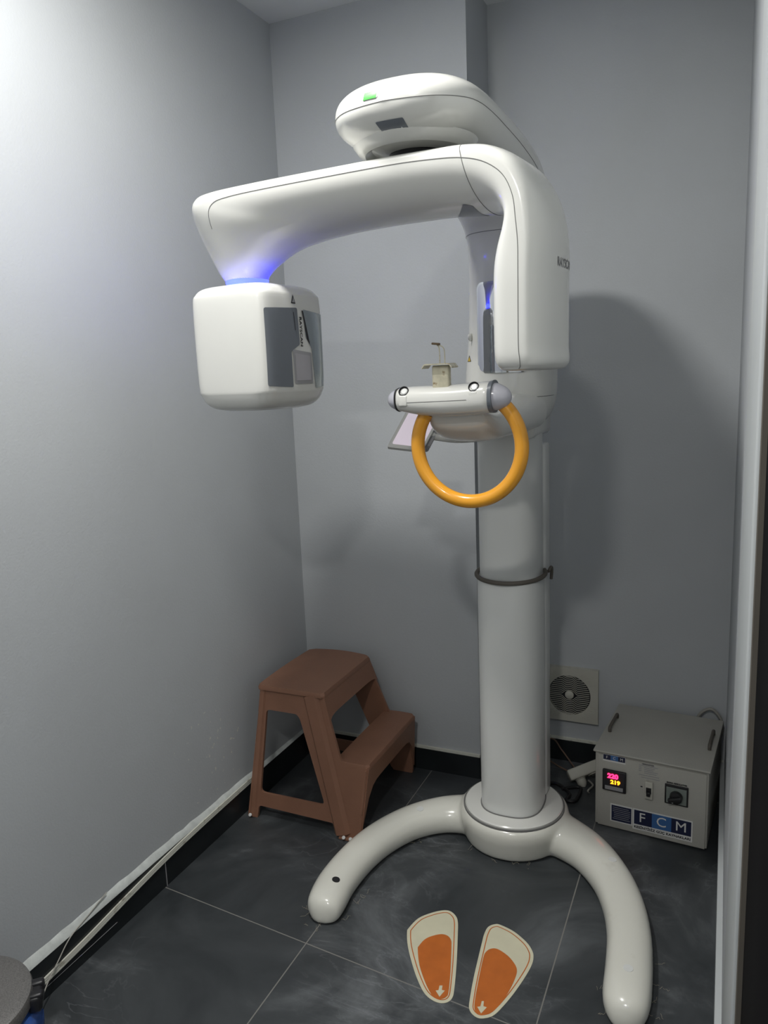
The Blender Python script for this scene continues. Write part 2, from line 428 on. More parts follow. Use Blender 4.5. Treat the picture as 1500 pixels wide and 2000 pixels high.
# ceiling lamps (out of frame, they light the room)
for nm, L_, lb in (('ceiling_lamp', LAMP1, 'round white ceiling lamp near the left wall'), ('ceiling_lamp', LAMP2, 'round white ceiling lamp behind the camera')):
    t = thing(nm, lb, 'lamp', (L_[0], L_[1], H))
    bm = bmesh.new(); lathe(bm, [(.11, 0), (.115, -.008), (.11, -.022), (.094, -.026), (.094, -.012), (.02, -.012)], (L_[0], L_[1], H))
    a = from_bm('rim', bm, 'white', t)
    bm = bmesh.new(); lathe(bm, [(.092, 0), (.092, -.006), (.03, -.006)], (L_[0], L_[1], H-.012))
    b_ = from_bm('diffuser', bm, 'lampglass', t); keep(t, a, b_)

# ------------------------------------------------------------------ the X-ray machine
XM = thing('xray_machine', 'tall white dental X-ray machine with curved two-legged base, column, C-arm and yellow handle', 'x-ray machine', (-.595, 2.255, 0))
XO = []
def P_(o): XO.append(o); return o
# --- base: two swept legs + hub, fused
def dome_rings(path, widths, hts, n=28):
    out = []; P = [Vector((*p, 0)) for p in path]
    for i, p in enumerate(P):
        t = (P[min(i+1, len(P)-1)]-P[max(i-1, 0)]).normalized(); s = Vector((-t.y, t.x, 0))
        w, h = widths[i], hts[i]
        out.append([p+s*(w*spow(math.cos(2*PI*j/n), .9))+Vector((0, 0, max(.001, h*.42+h*.58*spow(math.sin(2*PI*j/n), .9)))) for j in range(n)])
    return out
legL = [(-.985, 1.646), (-.9865, 1.655), (-.989, 1.673), (-.997, 1.71), (-1.006, 1.79), (-1.000, 1.91), (-.972, 2.03), (-.915, 2.14), (-.83, 2.218), (-.73, 2.25), (-.60, 2.258)]
legR = [(-.166, 1.585), (-.167, 1.597), (-.168, 1.620), (-.171, 1.66), (-.176, 1.75), (-.188, 1.86), (-.215, 1.97), (-.262, 2.075), (-.335, 2.17), (-.42, 2.225), (-.50, 2.25), (-.60, 2.258)]
bm = bmesh.new()
for path in (legL, legR):
    pp = [list(p) for p in path]
    n = len(pp)
    w = [.012, .034, .049, .056, .057, .057, .058, .060, .066, .075, .085][:n]+([.085] if n == 12 else [])
    h = [.03, .058, .072, .079, .081, .082, .083, .086, .092, .100, .11][:n]+([.11] if n == 12 else [])
    st = interp([(*p, a, b) for p, a, b in zip(pp, w, h)], 6)
    rings_faces(bm, dome_rings([(s[0], s[1]) for s in st], [s[2] for s in st], [s[3] for s in st]))
lathe(bm, [(.160, .001), (.168, .03), (.176, .07), (.176, .092), (.170, .105), (.158, .112), (.12, .113)], (-.595, 2.258, 0), 64)
me = bpy.data.meshes.new('t'); bm.to_mesh(me); bm.free()
tmp = bpy.data.objects.new('t', me); COL.objects.link(tmp)
md = tmp.modifiers.new('r', 'REMESH'); md.mode = 'VOXEL'; md.voxel_size = .0055
md = tmp.modifiers.new('s', 'SMOOTH'); md.iterations = 14; md.factor = .5
dg = bpy.context.evaluated_depsgraph_get(); dg.update()
me = bpy.data.meshes.new_from_object(tmp.evaluated_get(dg)); bpy.data.objects.remove(tmp)
for v in me.vertices: v.co.z = max(.0005, v.co.z)
me.name = 'base'; me.materials.clear(); finish(me, 'white2', True, 60)
base = bpy.data.objects.new('base', me); link(base, XM); P_(base)
bbv = bvh_of(base)
def on_base(x, y):
    h = bbv.ray_cast(Vector((x, y, .5)), Vector((0, 0, -1))); return h[0], h[1]
for (x, y, dk, lb) in ((-.985, 1.742, True, 'open dark bolt hole in the left leg'), (-.885, 2.155, False, 'capped bolt hole'), (-.262, 2.10, False, 'capped bolt hole'), (-.172, 1.695, False, 'flat round cap near the right foot')):
    p, nrm = on_base(x, y)
    a = nrm.orthogonal().normalized(); b_ = nrm.cross(a)
    bm = bmesh.new(); r = .0115 if dk else .012
    if dk: lathe(bm, [(r, -.004), (r, .0006), (r*.9, .0008), (.001, .0009)], p, 24, fr=(a, b_, nrm))
    else: lathe(bm, [(r, -.003), (r*.97, .0008), (.001, .0010)], p, 24, fr=(a, b_, nrm))
    P_(from_bm('bolt_hole' if dk else 'bolt_cap', bm, 'black' if dk else 'column', base, label=lb))
# hub cover disc + gap
bm = bmesh.new(); lathe(bm, [(.163, .105), (.163, .1135), (.160, .1140), (.157, .108)], (-.595, 2.256, 0), 64)
P_(from_bm('hub_gap', bm, 'seam', base))
bm = bmesh.new(); lathe(bm, [(.158, .100), (.1575, .1165), (.154, .1195), (.10, .1200)], (-.595, 2.256, 0), 64)
P_(from_bm('hub_cover', bm, 'white', base))
# --- column
def sring(cx, cy, z, a, b, n=2.6, N_=56):
    return [(cx+a*spow(math.cos(2*PI*j/N_), 2/n), cy+b*spow(math.sin(2*PI*j/N_), 2/n), z) for j in range(N_)]
def sloft(name, st, m, parent, n=2.6, cap=True, ang=38):
    bm = bmesh.new(); rings_faces(bm, [sring(*s, n=n) for s in st], cap=cap); return from_bm(name, bm, m, parent, ang=ang)
cx, cy = -.597, 2.262
P_(sloft('lower_column', [(cx, cy, .118, .0985, .108), (cx, cy, .872, .0985, .108), (cx, cy, .880, .094, .104)], 'column', XM))
P_(sloft('column_gap', [(cx, cy, .1175, .1015, .111), (cx, cy, .1225, .1015, .111)], 'seam', XM))
P_(sloft('upper_column', [(cx+.002, cy, .86, .0925, .102), (cx+.002, cy, 1.36, .0925, .102)], 'column', XM))
P_(box('rear_rail', (cx+.004, cy+.085, .70), (.186, .07, 1.16), 'column', XM, r=.01))
pts = [(cx+.105*math.cos(a), cy+.114*math.sin(a), .884+.004*math.sin(a)) for a in [2*PI*i/64 for i in range(64)]]
P_(tube_obj('bumper_band', pts, .0068, 'rubber', XM, 10, True))
pts = smooth_path([(cx+.108, cy+.04, .885), (cx+.111, cy+.065, .893), (cx+.110, cy+.08, .88), (cx+.107, cy+.085, .85)], 5)
P_(tube_obj('band_clip', pts, .005, 'rubber', XM))
# --- housing + carriage: a ruled loft in the (y, z) plane, lateral = x
def ruled(st, k, N_, lat_dir, to3, cen):
    """st: (O1,O2, I1,I2, w, n). returns rings"""
    out = []
    st = [tuple(s)+((s[5], .5, 0.0) if len(s) == 6 else ()) for s in st]
    for s in interp(st, k):
        O = Vector((s[0], s[1])); I = Vector((s[2], s[3])); e = 2/max(1.6, s[5]); ei = 2/max(1.6, s[6])
        mid = I.lerp(O, s[7])
        ring = []
        for j in range(N_):
            ph = 2*PI*j/N_; ee = e if math.cos(ph) >= 0 else ei
            c = spow(math.cos(ph), ee); q = spow(math.sin(ph), ee)
            p2 = mid+((O-mid) if c >= 0 else (mid-I))*c
            ring.append(to3(p2.x, cen+s[8]+max(.0005, s[4])*q, p2.y))
        out.append(ring)
    return out
def shell(name, rings, j0, j1, m, parent, caps=True, ang=45):
    """faces of columns j0..j1 (wrapping)"""
    bm = bmesh.new(); N_ = len(rings[0]); n = (j1-j0) % N_ or N_
    idx = [(j0+i) % N_ for i in range(n+1)]
    V_ = [[bm.verts.new(r[i]) for i in idx] for r in rings]
    for a, b in zip(V_, V_[1:]):
        for i in range(n): bm.faces.new((a[i], a[i+1], b[i+1], b[i]))
    if caps:
        for e in ((V_[0], V_[-1]) if caps is True else (V_[0],)):
            try: bm.faces.new(e)
            except ValueError: pass
    return from_bm(name, bm, m, parent, ang=ang)
XC = -.605
hs = [ # yO zO yI zI w n_out n_in mid dx
 (1.4165, 2.005, 1.4165, 2.0045, .001, 2.2, 2.2, .5, 0), (1.420, 2.024, 1.424, 1.984, .050, 2.2, 2.2, .5, 0), (1.436, 2.044, 1.444, 1.966, .095, 2.3, 2.2, .5, 0), (1.470, 2.062, 1.480, 1.952, .130, 2.4, 2.2, .5, 0),
 (1.52, 2.073, 1.52, 1.946, .148, 2.45, 2.2, .5, 0), (1.60, 2.082, 1.60, 1.944, .153, 2.5, 2.2, .5, 0), (1.75, 2.090, 1.72, 1.944, .150, 2.6, 2.3, .5, 0), (1.95, 2.095, 1.86, 1.944, .142, 2.7, 2.5, .5, .002),
 (2.15, 2.08, 1.99, 1.935, .134, 2.8, 2.7, .5, .006), (2.30, 2.03, 2.08, 1.915, .126, 2.9, 2.8, .5, .010), (2.40, 1.96, 2.135, 1.88, .120, 3.0, 2.8, .5, .013), (2.44, 1.88, 2.160, 1.83, .118, 3.0, 2.8, .5, .013), (2.45, 1.80, 2.165, 1.76, .118, 3.0, 2.8, .5, .013),
 (2.45, 1.62, 2.160, 1.62, .121, 3.0, 2.8, .5, .012), (2.45, 1.50, 2.150, 1.50, .127, 3.0, 2.8, .5, .009), (2.45, 1.43, 2.145, 1.43, .128, 2.9, 2.7, .5, .007), (2.44, 1.38, 2.155, 1.375, .118, 2.8, 2.6, .5, .005), (2.42, 1.35, 2.175, 1.342, .098, 2.6, 2.5, .5, .003), (2.39, 1.335, 2.21, 1.327, .068, 2.4, 2.4, .5, 0), (2.34, 1.328, 2.26, 1.322, .03, 2.2, 2.2, .5, 0)]
NR = 64
HR = ruled(hs, 5, NR, None, lambda a, l, b: Vector((l, a, b)), XC)
nh = 5*9   # rings belonging to the overhead housing
up_ = shell('housing_top_cover', HR[:nh+1], NR-NR//4, NR//4, 'white', XM, caps=False); P_(up_)
lo_ = shell('housing_underside', HR[:nh+1], NR//4, NR-NR//4, 'white', XM, caps=False); P_(lo_)
car = shell('carriage', HR[nh:], 0, 0, 'white', XM, caps=True); P_(car)
for q in (NR//4,):
    pth = [r[q] for r in HR[:nh+1]]; pth2 = [r[NR-q] for r in HR[:nh+1]]
    P_(tube_obj('panel_seam', list(reversed(pth2))+pth, .0008, 'seam', up_, 6))
hbv = bvh_of(up_, lo_); cbv = bvh_of(car)
# seams of the carriage
def seam_ring(zr, m='seam'):
    pts = []
    for a in [PI+PI*i/40 for i in range(41)]:
        o = Vector((XC, 2.30, zr)); d = Vector((math.cos(a), math.sin(a), 0))
        h = cbv.ray_cast(o+d*.5, -d)
        if h[0] is not None: pts.append(h[0])
    return tube_obj('panel_seam', pts, .001, m, car, 6)
P_(seam_ring(1.425)); P_(seam_ring(1.88))
# lower collar behind the carriage
P_(box('column_collar', (-.612, 2.285, 1.362), (.225, .24, .115), 'white', XM, r=.02))
# underside rim and neck of the rotation bearing
bm = bmesh.new(); lathe(bm, [(.128, .012), (.118, -.002), (.104, -.008), (.100, -.006), (.085, .004), (.055, .008), (.02, .008)], (XC, 1.575, 1.953), 56)
P_(from_bm('bearing_rim', bm, 'white', lo_))
bm = bmesh.new(); lathe(bm, [(.060, .02), (.060, -.012), (.052, -.02), (.052, -.045), (.02, -.045)], (XC, 1.575, 1.965), 40)
P_(from_bm('bearing_neck', bm, 'black', lo_))
# green label and little window on the housing front
P_(patch('green_label', ring_round([(-.016, -.010), (.016, -.010), (.016, .010), (-.016, .010)], .002, 2), (-.634, 1.40, 2.023), (1, 0, 0), (0, 0, 1), (0, 1, 0), hbv, .0008, 'paper', up_, label='small green and white label'))
P_(patch('green_print', [(-.0145, -.0075), (.0135, -.0075), (.0145, .0065), (-.0125, .0065)], (-.634, 1.40, 2.020), (1, 0, 0), (0, 0, 1), (0, 1, 0), hbv, .0014, 'green', up_))
win = P_(patch('status_window', ring_round([(-.030, .009), (-.021, -.010), (.031, -.010), (.027, .009)], .002, 2), (-.601, 1.40, 1.966), (1, 0, 0), (0, 0, 1), (0, 1, 0), hbv, .0010, 'slateglass', lo_, label='small dark glossy window'))
P_(patch('window_emblem', [(-.006, -.003), (.006, -.005), (.006, -.001), (-.004, .003)], (-.580, 1.40, 1.961), (1, 0, 0), (0, 0, 1), (0, 1, 0), hbv, .0016, 'chrome', win))

# --- C-arm in its own frame
TH = math.radians(6.1)
Ud = Vector((-math.cos(TH), math.sin(TH), 0)); Vd = Vector((-math.sin(TH), -math.cos(TH), 0)); AX = Vector((-.605, 1.58, 0))
def AP(u, v, z): return AX+Ud*u+Vd*v+Vector((0, 0, z))
ast = [ # uO zO uI zI w n_out n_in mid dv
 (.520, 1.737, .420, 1.737, .050, 2.0, 2.0, .5, 0), (.535, 1.757, .410, 1.752, .058, 2.05, 2.0, .5, 0), (.549, 1.795, .380, 1.772, .074, 2.3, 2.0, .55, 0), (.560, 1.850, .320, 1.796, .095, 2.9, 2.0, .66, 0), (.558, 1.897, .245, 1.808, .112, 3.5, 1.95, .74, 0),
 (.538, 1.921, .175, 1.813, .117, 3.8, 1.9, .78, 0), (.490, 1.930, .125, 1.815, .118, 4.0, 1.9, .78, 0), (.37, 1.932, .075, 1.816, .118, 4.0, 1.9, .78, 0), (.20, 1.931, .01, 1.816, .118, 4.0, 1.9, .78, 0), (.02, 1.929, -.06, 1.815, .118, 4.0, 1.9, .78, 0),
 (-.08, 1.927, -.12, 1.812, .118, 4.0, 1.95, .76, 0), (-.145, 1.925, -.17, 1.808, .118, 4.0, 2.1, .72, 0), (-.197, 1.916, -.200, 1.802, .118, 4.0, 2.5, .66, 0), (-.243, 1.890, -.216, 1.792, .118, 3.8, 3.0, .60, 0), (-.274, 1.845, -.221, 1.778, .118, 3.6, 3.4, .55, 0),
 (-.292, 1.795, -.217, 1.758, .119, 3.4, 3.8, .52, 0), (-.300, 1.735, -.206, 1.728, .120, 3.2, 4.2, .58, 0), (-.299, 1.66, -.199, 1.69, .121, 3.1, 4.4, .62, 0), (-.299, 1.60, -.198, 1.62, .121, 3.1, 4.6, .62, 0), (-.299, 1.545, -.198, 1.548, .121, 3.1, 4.6, .62, 0),
 (-.301, 1.520, -.199, 1.520, .119, 3.1, 4.4, .62, 0), (-.297, 1.507, -.205, 1.506, .112, 3.1, 4.2, .6, 0), (-.286, 1.500, -.218, 1.500, .095, 3.0, 4.0, .5, 0), (-.26, 1.498, -.25, 1.498, .001, 2.2, 2.2, .5, 0)]
AR = ruled(ast, 6, 64, None, lambda a, l, b: AP(a, l, b), 0.0)
SQ = 16   # seam column (phi = 73 deg)
arm_n = 6*11
arm = thing_arm = None
outer = shell('arm_top_cover', AR[:arm_n+1], 64-SQ, SQ, 'white', XM, caps=False); P_(outer)
inner = shell('arm_body', AR[:arm_n+1], SQ, 64-SQ, 'white', XM, caps='start'); P_(inner)
couter = shell('sensor_outer_cover', AR[arm_n:], 64-SQ, SQ, 'white', XM, caps=False); P_(couter)
cinner = shell('sensor_inner_cover', AR[arm_n:], SQ, 64-SQ, 'white', XM, caps=False); P_(cinner)
for q in (SQ, 64-SQ):
    P_(tube_obj('panel_seam', [r[q] for r in AR[20:arm_n+1]], .0008, 'seam', outer, 6))
    P_(tube_obj('panel_seam', [r[q] for r in AR[arm_n:-10]], .0008, 'seam', couter, 6))
P_(tube_obj('panel_seam', [AR[arm_n][j] for j in range(64)], .0008, 'seam', inner, 6, True))
abv = bvh_of(outer, inner); sbv = bvh_of(couter, cinner)
# maker's name on the outer cover
tx = text_obj('lettering', 'RAYSCAN', .024, 'greyp', couter, AP(-.34, .010, 1.703), -Vd, (0, 0, 1), 0, bold=.0004, align='LEFT')
drape(tx.data, sbv, Ud, .0006); P_(tx)
# dark glossy patch draped on the elbow underside
P_(patch('elbow_patch', ring_round([(-.146, .052), (-.128, .060), (-.090, .000), (-.096, -.060), (-.138, -.075), (-.146, -.02)], .004, 3), AP(0, .0, 1.70), Ud, Vd, (0, 0, 1), abv, .0008, 'slateglass', inner, label='dark glossy patch at the inner elbow'))
# --- tube head
head_st = [(.060, .065, 1.7235, 3.5), (.080, .092, 1.722, 4.5), (.096, .112, 1.716, 6), (.106, .122, 1.704, 7), (.110, .126, 1.685, 8), (.111, .127, 1.60, 8), (.110, .126, 1.49, 8), (.108, .124, 1.468, 7), (.101, .117, 1.450, 6), (.088, .104, 1.438, 5), (.066, .080, 1.432, 4)]
bm = bmesh.new(); rr_ = []
for s in interp(head_st, 4):
    e = 2/s[3]
    rr_.append([AP(.446+s[0]*spow(math.cos(2*PI*j/72), e), -.004+s[1]*spow(math.sin(2*PI*j/72), e), s[2]) for j in range(72)])
rings_faces(bm, rr_); head = P_(from_bm('tube_head', bm, 'white', XM, ang=50))
tbv = bvh_of(head)
HS = dict(d=Ud, bvh=tbv)   # drape towards +u (from the sensor side)
def hp(name, pts, m, off, rad=.004, lab=None, K=10):
    # pts in (v, z); ax = -Vd so x runs away from the camera
    return P_(patch(name, ring_round([(-v, z) for v, z in pts], rad, 3), AP(.25, 0, 0), -Vd, Vector((0, 0, 1)), Ud, tbv, off, m, head, K=K, label=lab))
hp('side_panel', [(.108, 1.662), (.108, 1.488), (.020, 1.483), (.022, 1.566), (-.013, 1.582), (-.010, 1.667)], 'slateglass', .0012, .005, 'slate grey side panel', 14)
hp('slot', [(.007, 1.657), (.005, 1.657), (.001, 1.615), (.003, 1.615)], 'ink', .0020, .0005)
hp('display_frame', [(.017, 1.571), (-.058, 1.563), (-.060, 1.490), (.014, 1.490)], 'greyp', .0016, .004, 'grey display frame')
hp('display', [(.010, 1.562), (-.050, 1.556), (-.052, 1.498), (.008, 1.498)], 'screen', .0024, .002, 'pale square display')
hp('curved_cover', [(-.032, 1.664), (-.121, 1.656), (-.130, 1.484), (-.070, 1.478), (-.060, 1.575), (-.038, 1.60)], 'silver', .0014, .004, 'glossy silver curved cover', 14)
hp('cover_edge', [(-.027, 1.662), (-.033, 1.660), (-.054, 1.582), (-.044, 1.592)], 'ink', .0020, .001)
hp('warning_label', [(.012, 1.676), (-.006, 1.676), (.002, 1.697)], 'ink', .0012, .0008, 'small triangular warning label')
hp('warning_label_centre', [(.0085, 1.6785), (-.003, 1.6785), (.002, 1.691)], 'greyp', .0018, .0004)
tx = text_obj('lettering', 'RAYSCAN', .0125, 'ink', head, AP(.30, -.0200, 1.612), (0, 0, -1), -Vd, 0, bold=.0003, sx=1.25)
drape(tx.data, tbv, Ud, .0018); P_(tx)
# --- light ring
bm = bmesh.new(); lathe(bm, [(.044, -.018), (.050, -.018), (.052, -.012), (.049, -.008), (.051, -.004), (.052, .008), (.050, .012), (.044, .012)], AP(.470, 0, 1.738), 48)
P_(from_bm('light_ring', bm, 'blue_led', XM, label='glowing blue ring between arm and tube head'))

# --- mirror on the carriage
def mir_pt(s, z, off=0): return Vector((-.585+.074*s, 2.150+.016*s*s-off, z))
def mir_grid(name, half, zc, hz, off, m, parent, rad, lab=None):
    bm = bmesh.new(); out = ring_round([(-half, -hz), (half, -hz), (half, hz), (-half, hz)], rad, 6)
    c = (0, 0); K = 12; pl = []
    for i in range(len(out)):
        a = Vector(out[i]); b = Vector(out[(i+1) % len(out)])
        n = max(1, int((b-a).length/.02))
        for s in range(n): pl.append(a.lerp(b, s/n))
    R_ = []
    for k in range(1, K+1): R_.append([bm.verts.new(mir_pt(p.x/.074*k/K, zc+p.y*k/K, off)) for p in pl])
    cen = bm.verts.new(mir_pt(0, zc, off)); n = len(pl)
    for j in range(n): bm.faces.new((cen, R_[0][j], R_[0][(j+1) % n]))
    for a, b in zip(R_, R_[1:]):
        for j in range(n): bm.faces.new((a[j], b[j], b[(j+1) % n], a[(j+1) % n]))
    bk = [bm.verts.new(v.co+Vector((0, .03, 0))) for v in R_[-1]]
    for j in range(n): bm.faces.new((R_[-1][j], bk[j], bk[(j+1) % n], R_[-1][(j+1) % n]))
    o = from_bm(name, bm, m, parent, ang=60)
    return o
mf = P_(mir_grid('mirror_frame', .074, 1.622, .126, .006, 'chrome', XM, .020)); mf['label'] = 'chrome frame of the positioning mirror'
P_(mir_grid('mirror', .069, 1.622, .121, .0078, 'mirror', mf, .018))
# tiny laser knob and warning triangle left of the mirror
k_ = P_(patch('laser_label', [(-.009, -.009), (.009, -.009), (0, .010)], (-.693, 2.0, 1.54), (1, 0, 0), (0, 0, 1), (0, 1, 0), cbv, .0008, 'ink', car, label='small yellow warning triangle'))
P_(patch('laser_label_centre', [(-.0062, -.007), (.0062, -.007), (0, .006)], (-.693, 2.0, 1.5395), (1, 0, 0), (0, 0, 1), (0, 1, 0), cbv, .0014, 'redlabel', car))
bm = bmesh.new(); lathe(bm, [(.011, 0), (.011, .012), (.007, .018), (.001, .019)], (-.683, 2.185, 1.60), 20, fr=(Vector((0, 1, 0)), Vector((0, 0, 1)), Vector((-.3, -1, 0)).normalized()))
P_(from_bm('laser_knob', bm, 'white', car))

# --- chin rest
CY = 1.70
def xloft(name, st, m, parent, n=2.4, N_=36):
    """st: x, zc, half-height, half-depth, yc"""
    bm = bmesh.new(); rs = []
    for s in interp(st, 4):
        rs.append([Vector((s[0], s[4]+s[3]*spow(math.cos(2*PI*j/N_), 2/n), s[1]+s[2]*spow(math.sin(2*PI*j/N_), 2/n))) for j in range(N_)])
    rings_faces(bm, rs); return from_bm(name, bm, m, parent, ang=45)
chin = P_(xloft('chin_rest', [(-.716, 1.443, .020, .020, CY), (-.712, 1.443, .026, .030, CY), (-.70, 1.443, .029, .036, CY), (-.66, 1.440, .034, .045, CY+.005), (-.60, 1.438, .037, .050, CY+.008), (-.54, 1.440, .037, .048, CY+.006), (-.50, 1.443, .036, .042, CY), (-.487, 1.444, .035, .038, CY)], 'white', XM))
P_(xloft('end_band', [(-.4885, 1.444, .036, .040, CY), (-.480, 1.445, .037, .040, CY)], 'slateglass', chin))
P_(xloft('end_band', [(-.7165, 1.443, .027, .030, CY), (-.712, 1.443, .0285, .033, CY)], 'black', chin))
P_(xloft('end_cap', [(-.482, 1.4445, .031, .033, CY), (-.470, 1.444, .029, .030, CY), (-.452, 1.443, .020, .020, CY), (-.444, 1.443, .009, .009, CY), (-.442, 1.443, .002, .002, CY)], 'cone', chin, 2.0))
P_(xloft('end_cap', [(-.743, 1.443, .002, .002, CY), (-.741, 1.443, .009, .009, CY), (-.732, 1.443, .019, .020, CY), (-.716, 1.443, .026, .028, CY)], 'cone', chin, 2.0))
chbv = bvh_of(chin)
def chin_seam(z0, x0, x1):
    pts = []
    for i in range(30):
        x = x0+(x1-x0)*i/29; h = chbv.ray_cast(Vector((x, 1.4, z0+(x-x0)*.02)), Vector((0, 1, 0)))
        if h[0] is not None: pts.append(h[0])
    return tube_obj('panel_seam', pts, .0007, 'seam', chin, 6)
P_(chin_seam(1.437, -.680, -.535))
for x, z in ((-.690, 1.463), (-.520, 1.468)):
    h = chbv.ray_cast(Vector((x, 1.4, z)), Vector((0, 1, 0)))
    c = Vector(h[0]) if h[0] is not None else Vector((x, CY-.03, z))
    Z_ = Vector((0, -.85, .5)).normalized(); X_ = Vector((1, 0, 0)); Y_ = Z_.cross(X_)
    bm = bmesh.new(); lathe(bm, [(.0125, -.006), (.0125, .002), (.0105, .0028), (.0098, .000)], c, 28, fr=(X_, Y_, Z_)); P_(from_bm('peg_socket', bm, 'black', chin))
    bm = bmesh.new(); lathe(bm, [(.0085, -.006), (.0085, .003), (.006, .005), (.001, .005)], c+Vector((.002, 0, -.002)), 24, fr=(X_, Y_, Z_)); P_(from_bm('peg_cap', bm, 'column', chin))
    P_(box('peg_rib', c+Vector((0, -.004, -.022)), (.022, .012, .026), 'white', chin, r=.004))
# bite block
bb = P_(box('bite_block_holder', (-.602, CY-.012, 1.490), (.040, .022, .058), 'yellowed', chin, r=.004)); bb['label'] = 'yellowed plastic bite block holder'
bm = bmesh.new(); rs = []
for i in range(25):
    x = -.642+.072*i/24; d = abs(i/12-1); z = 1.520-.008*max(0, d-.82)/.18
    rs.append([Vector((x, CY-.035, z)), Vector((x, CY-.035, z+.003)), Vector((x, CY+.012, z+.004)), Vector((x, CY+.012, z+.001))])
rings_faces(bm, rs); P_(from_bm('bite_block_plate', bm, 'yellowed', bb))
for dx, top in ((-.0035, 1.566), (.0085, 1.562)):
    pts = smooth_path([(-.602+dx, CY-.012, 1.52), (-.602+dx, CY-.012, 1.545), (-.603+dx, CY-.014, top-.006), (-.608+dx, CY-.016, top), (-.613+dx*.6, CY-.018, top+.001)], 5)
    P_(tube_obj('bite_prong', pts, .0013, 'yellowed', bb, 8))
P_(box('bite_tip', (-.612, CY-.017, 1.5675), (.018, .014, .005), 'biteb', bb, r=.002, rot=Euler((0, .12, 0)).to_matrix()))
# support arm under the chin rest back to the carriage
bm = bmesh.new(); rs = []
for s in interp([(1.705, 1.412, .060, .012), (1.73, 1.392, .075, .026), (1.80, 1.372, .085, .036), (1.90, 1.370, .088, .040), (2.02, 1.374, .090, .046), (2.12, 1.380, .095, .055), (2.22, 1.384, .10, .058)], 4):
    rs.append([Vector((-.575+s[2]*spow(math.cos(2*PI*j/36), 2/2.8), s[0], s[1]+s[3]*spow(math.sin(2*PI*j/36), 2/2.8))) for j in range(36)])
rings_faces(bm, rs); P_(from_bm('support_arm', bm, 'white', XM, ang=45))
# yellow handle loop
hc = Vector((-.550, 1.715, 1.330)); hr = .1265; tl = .10
pts = []
for i in range(61):
    a = math.radians(52 - (52+218)*i/60)
    x = hr*math.cos(a)*1.0; z = hr*1.03*math.sin(a)
    pts.append(hc+Vector((x, -z*tl*.4, z)))
hd = P_(tube_obj('handle', pts, .0165, 'yellow', XM, 20)); hd['label'] = 'amber yellow loop handle'
# touch panel under the chin rest
bl, br, tl_, = Vector((-.862, 1.95, 1.306)), Vector((-.770, 1.985, 1.291)), Vector((-.826, 2.02, 1.405))
ex = (br-bl); ey = (tl_-bl); ez = ex.cross(ey).normalized()
if ez.y > 0: ez = -ez
def para(name, o, a, b, th, m, parent, rad=.006):
    out = ring_round([(0, 0), (1, 0), (1, 1), (0, 1)], .06, 4)
    bm = bmesh.new(); poly_prism(bm, [o+a*p[0]+b*p[1] for p in out], th); return from_bm(name, bm, m, parent, ang=30)
tab = P_(para('touch_panel', bl, ex, ey, -ez*.016, 'white', XM)); tab['label'] = 'small tilted touch panel hanging below the chin rest'
P_(para('touch_screen', bl+ex*.09+ey*.09+ez*.0002, ex*.84, ey*.84, ez*.0010, 'tabscreen', tab))
bcen = bl+ex*.5+ey*.5-ez*.016
P_(para('rear_shell', bl+ex*.16+ey*.10-ez*.016, ex*.95, ey*.80, -ez*.020, 'greyp', tab))
P_(tube_obj('panel_bracket', smooth_path([tuple(bcen), (-.745, 2.05, 1.325), (-.68, 2.06, 1.318), (-.60, 2.10, 1.325), (-.58, 2.2, 1.34)], 6), .0125, 'white', tab, 12))
keep(XM, *[o for o in XO if o.parent == XM])

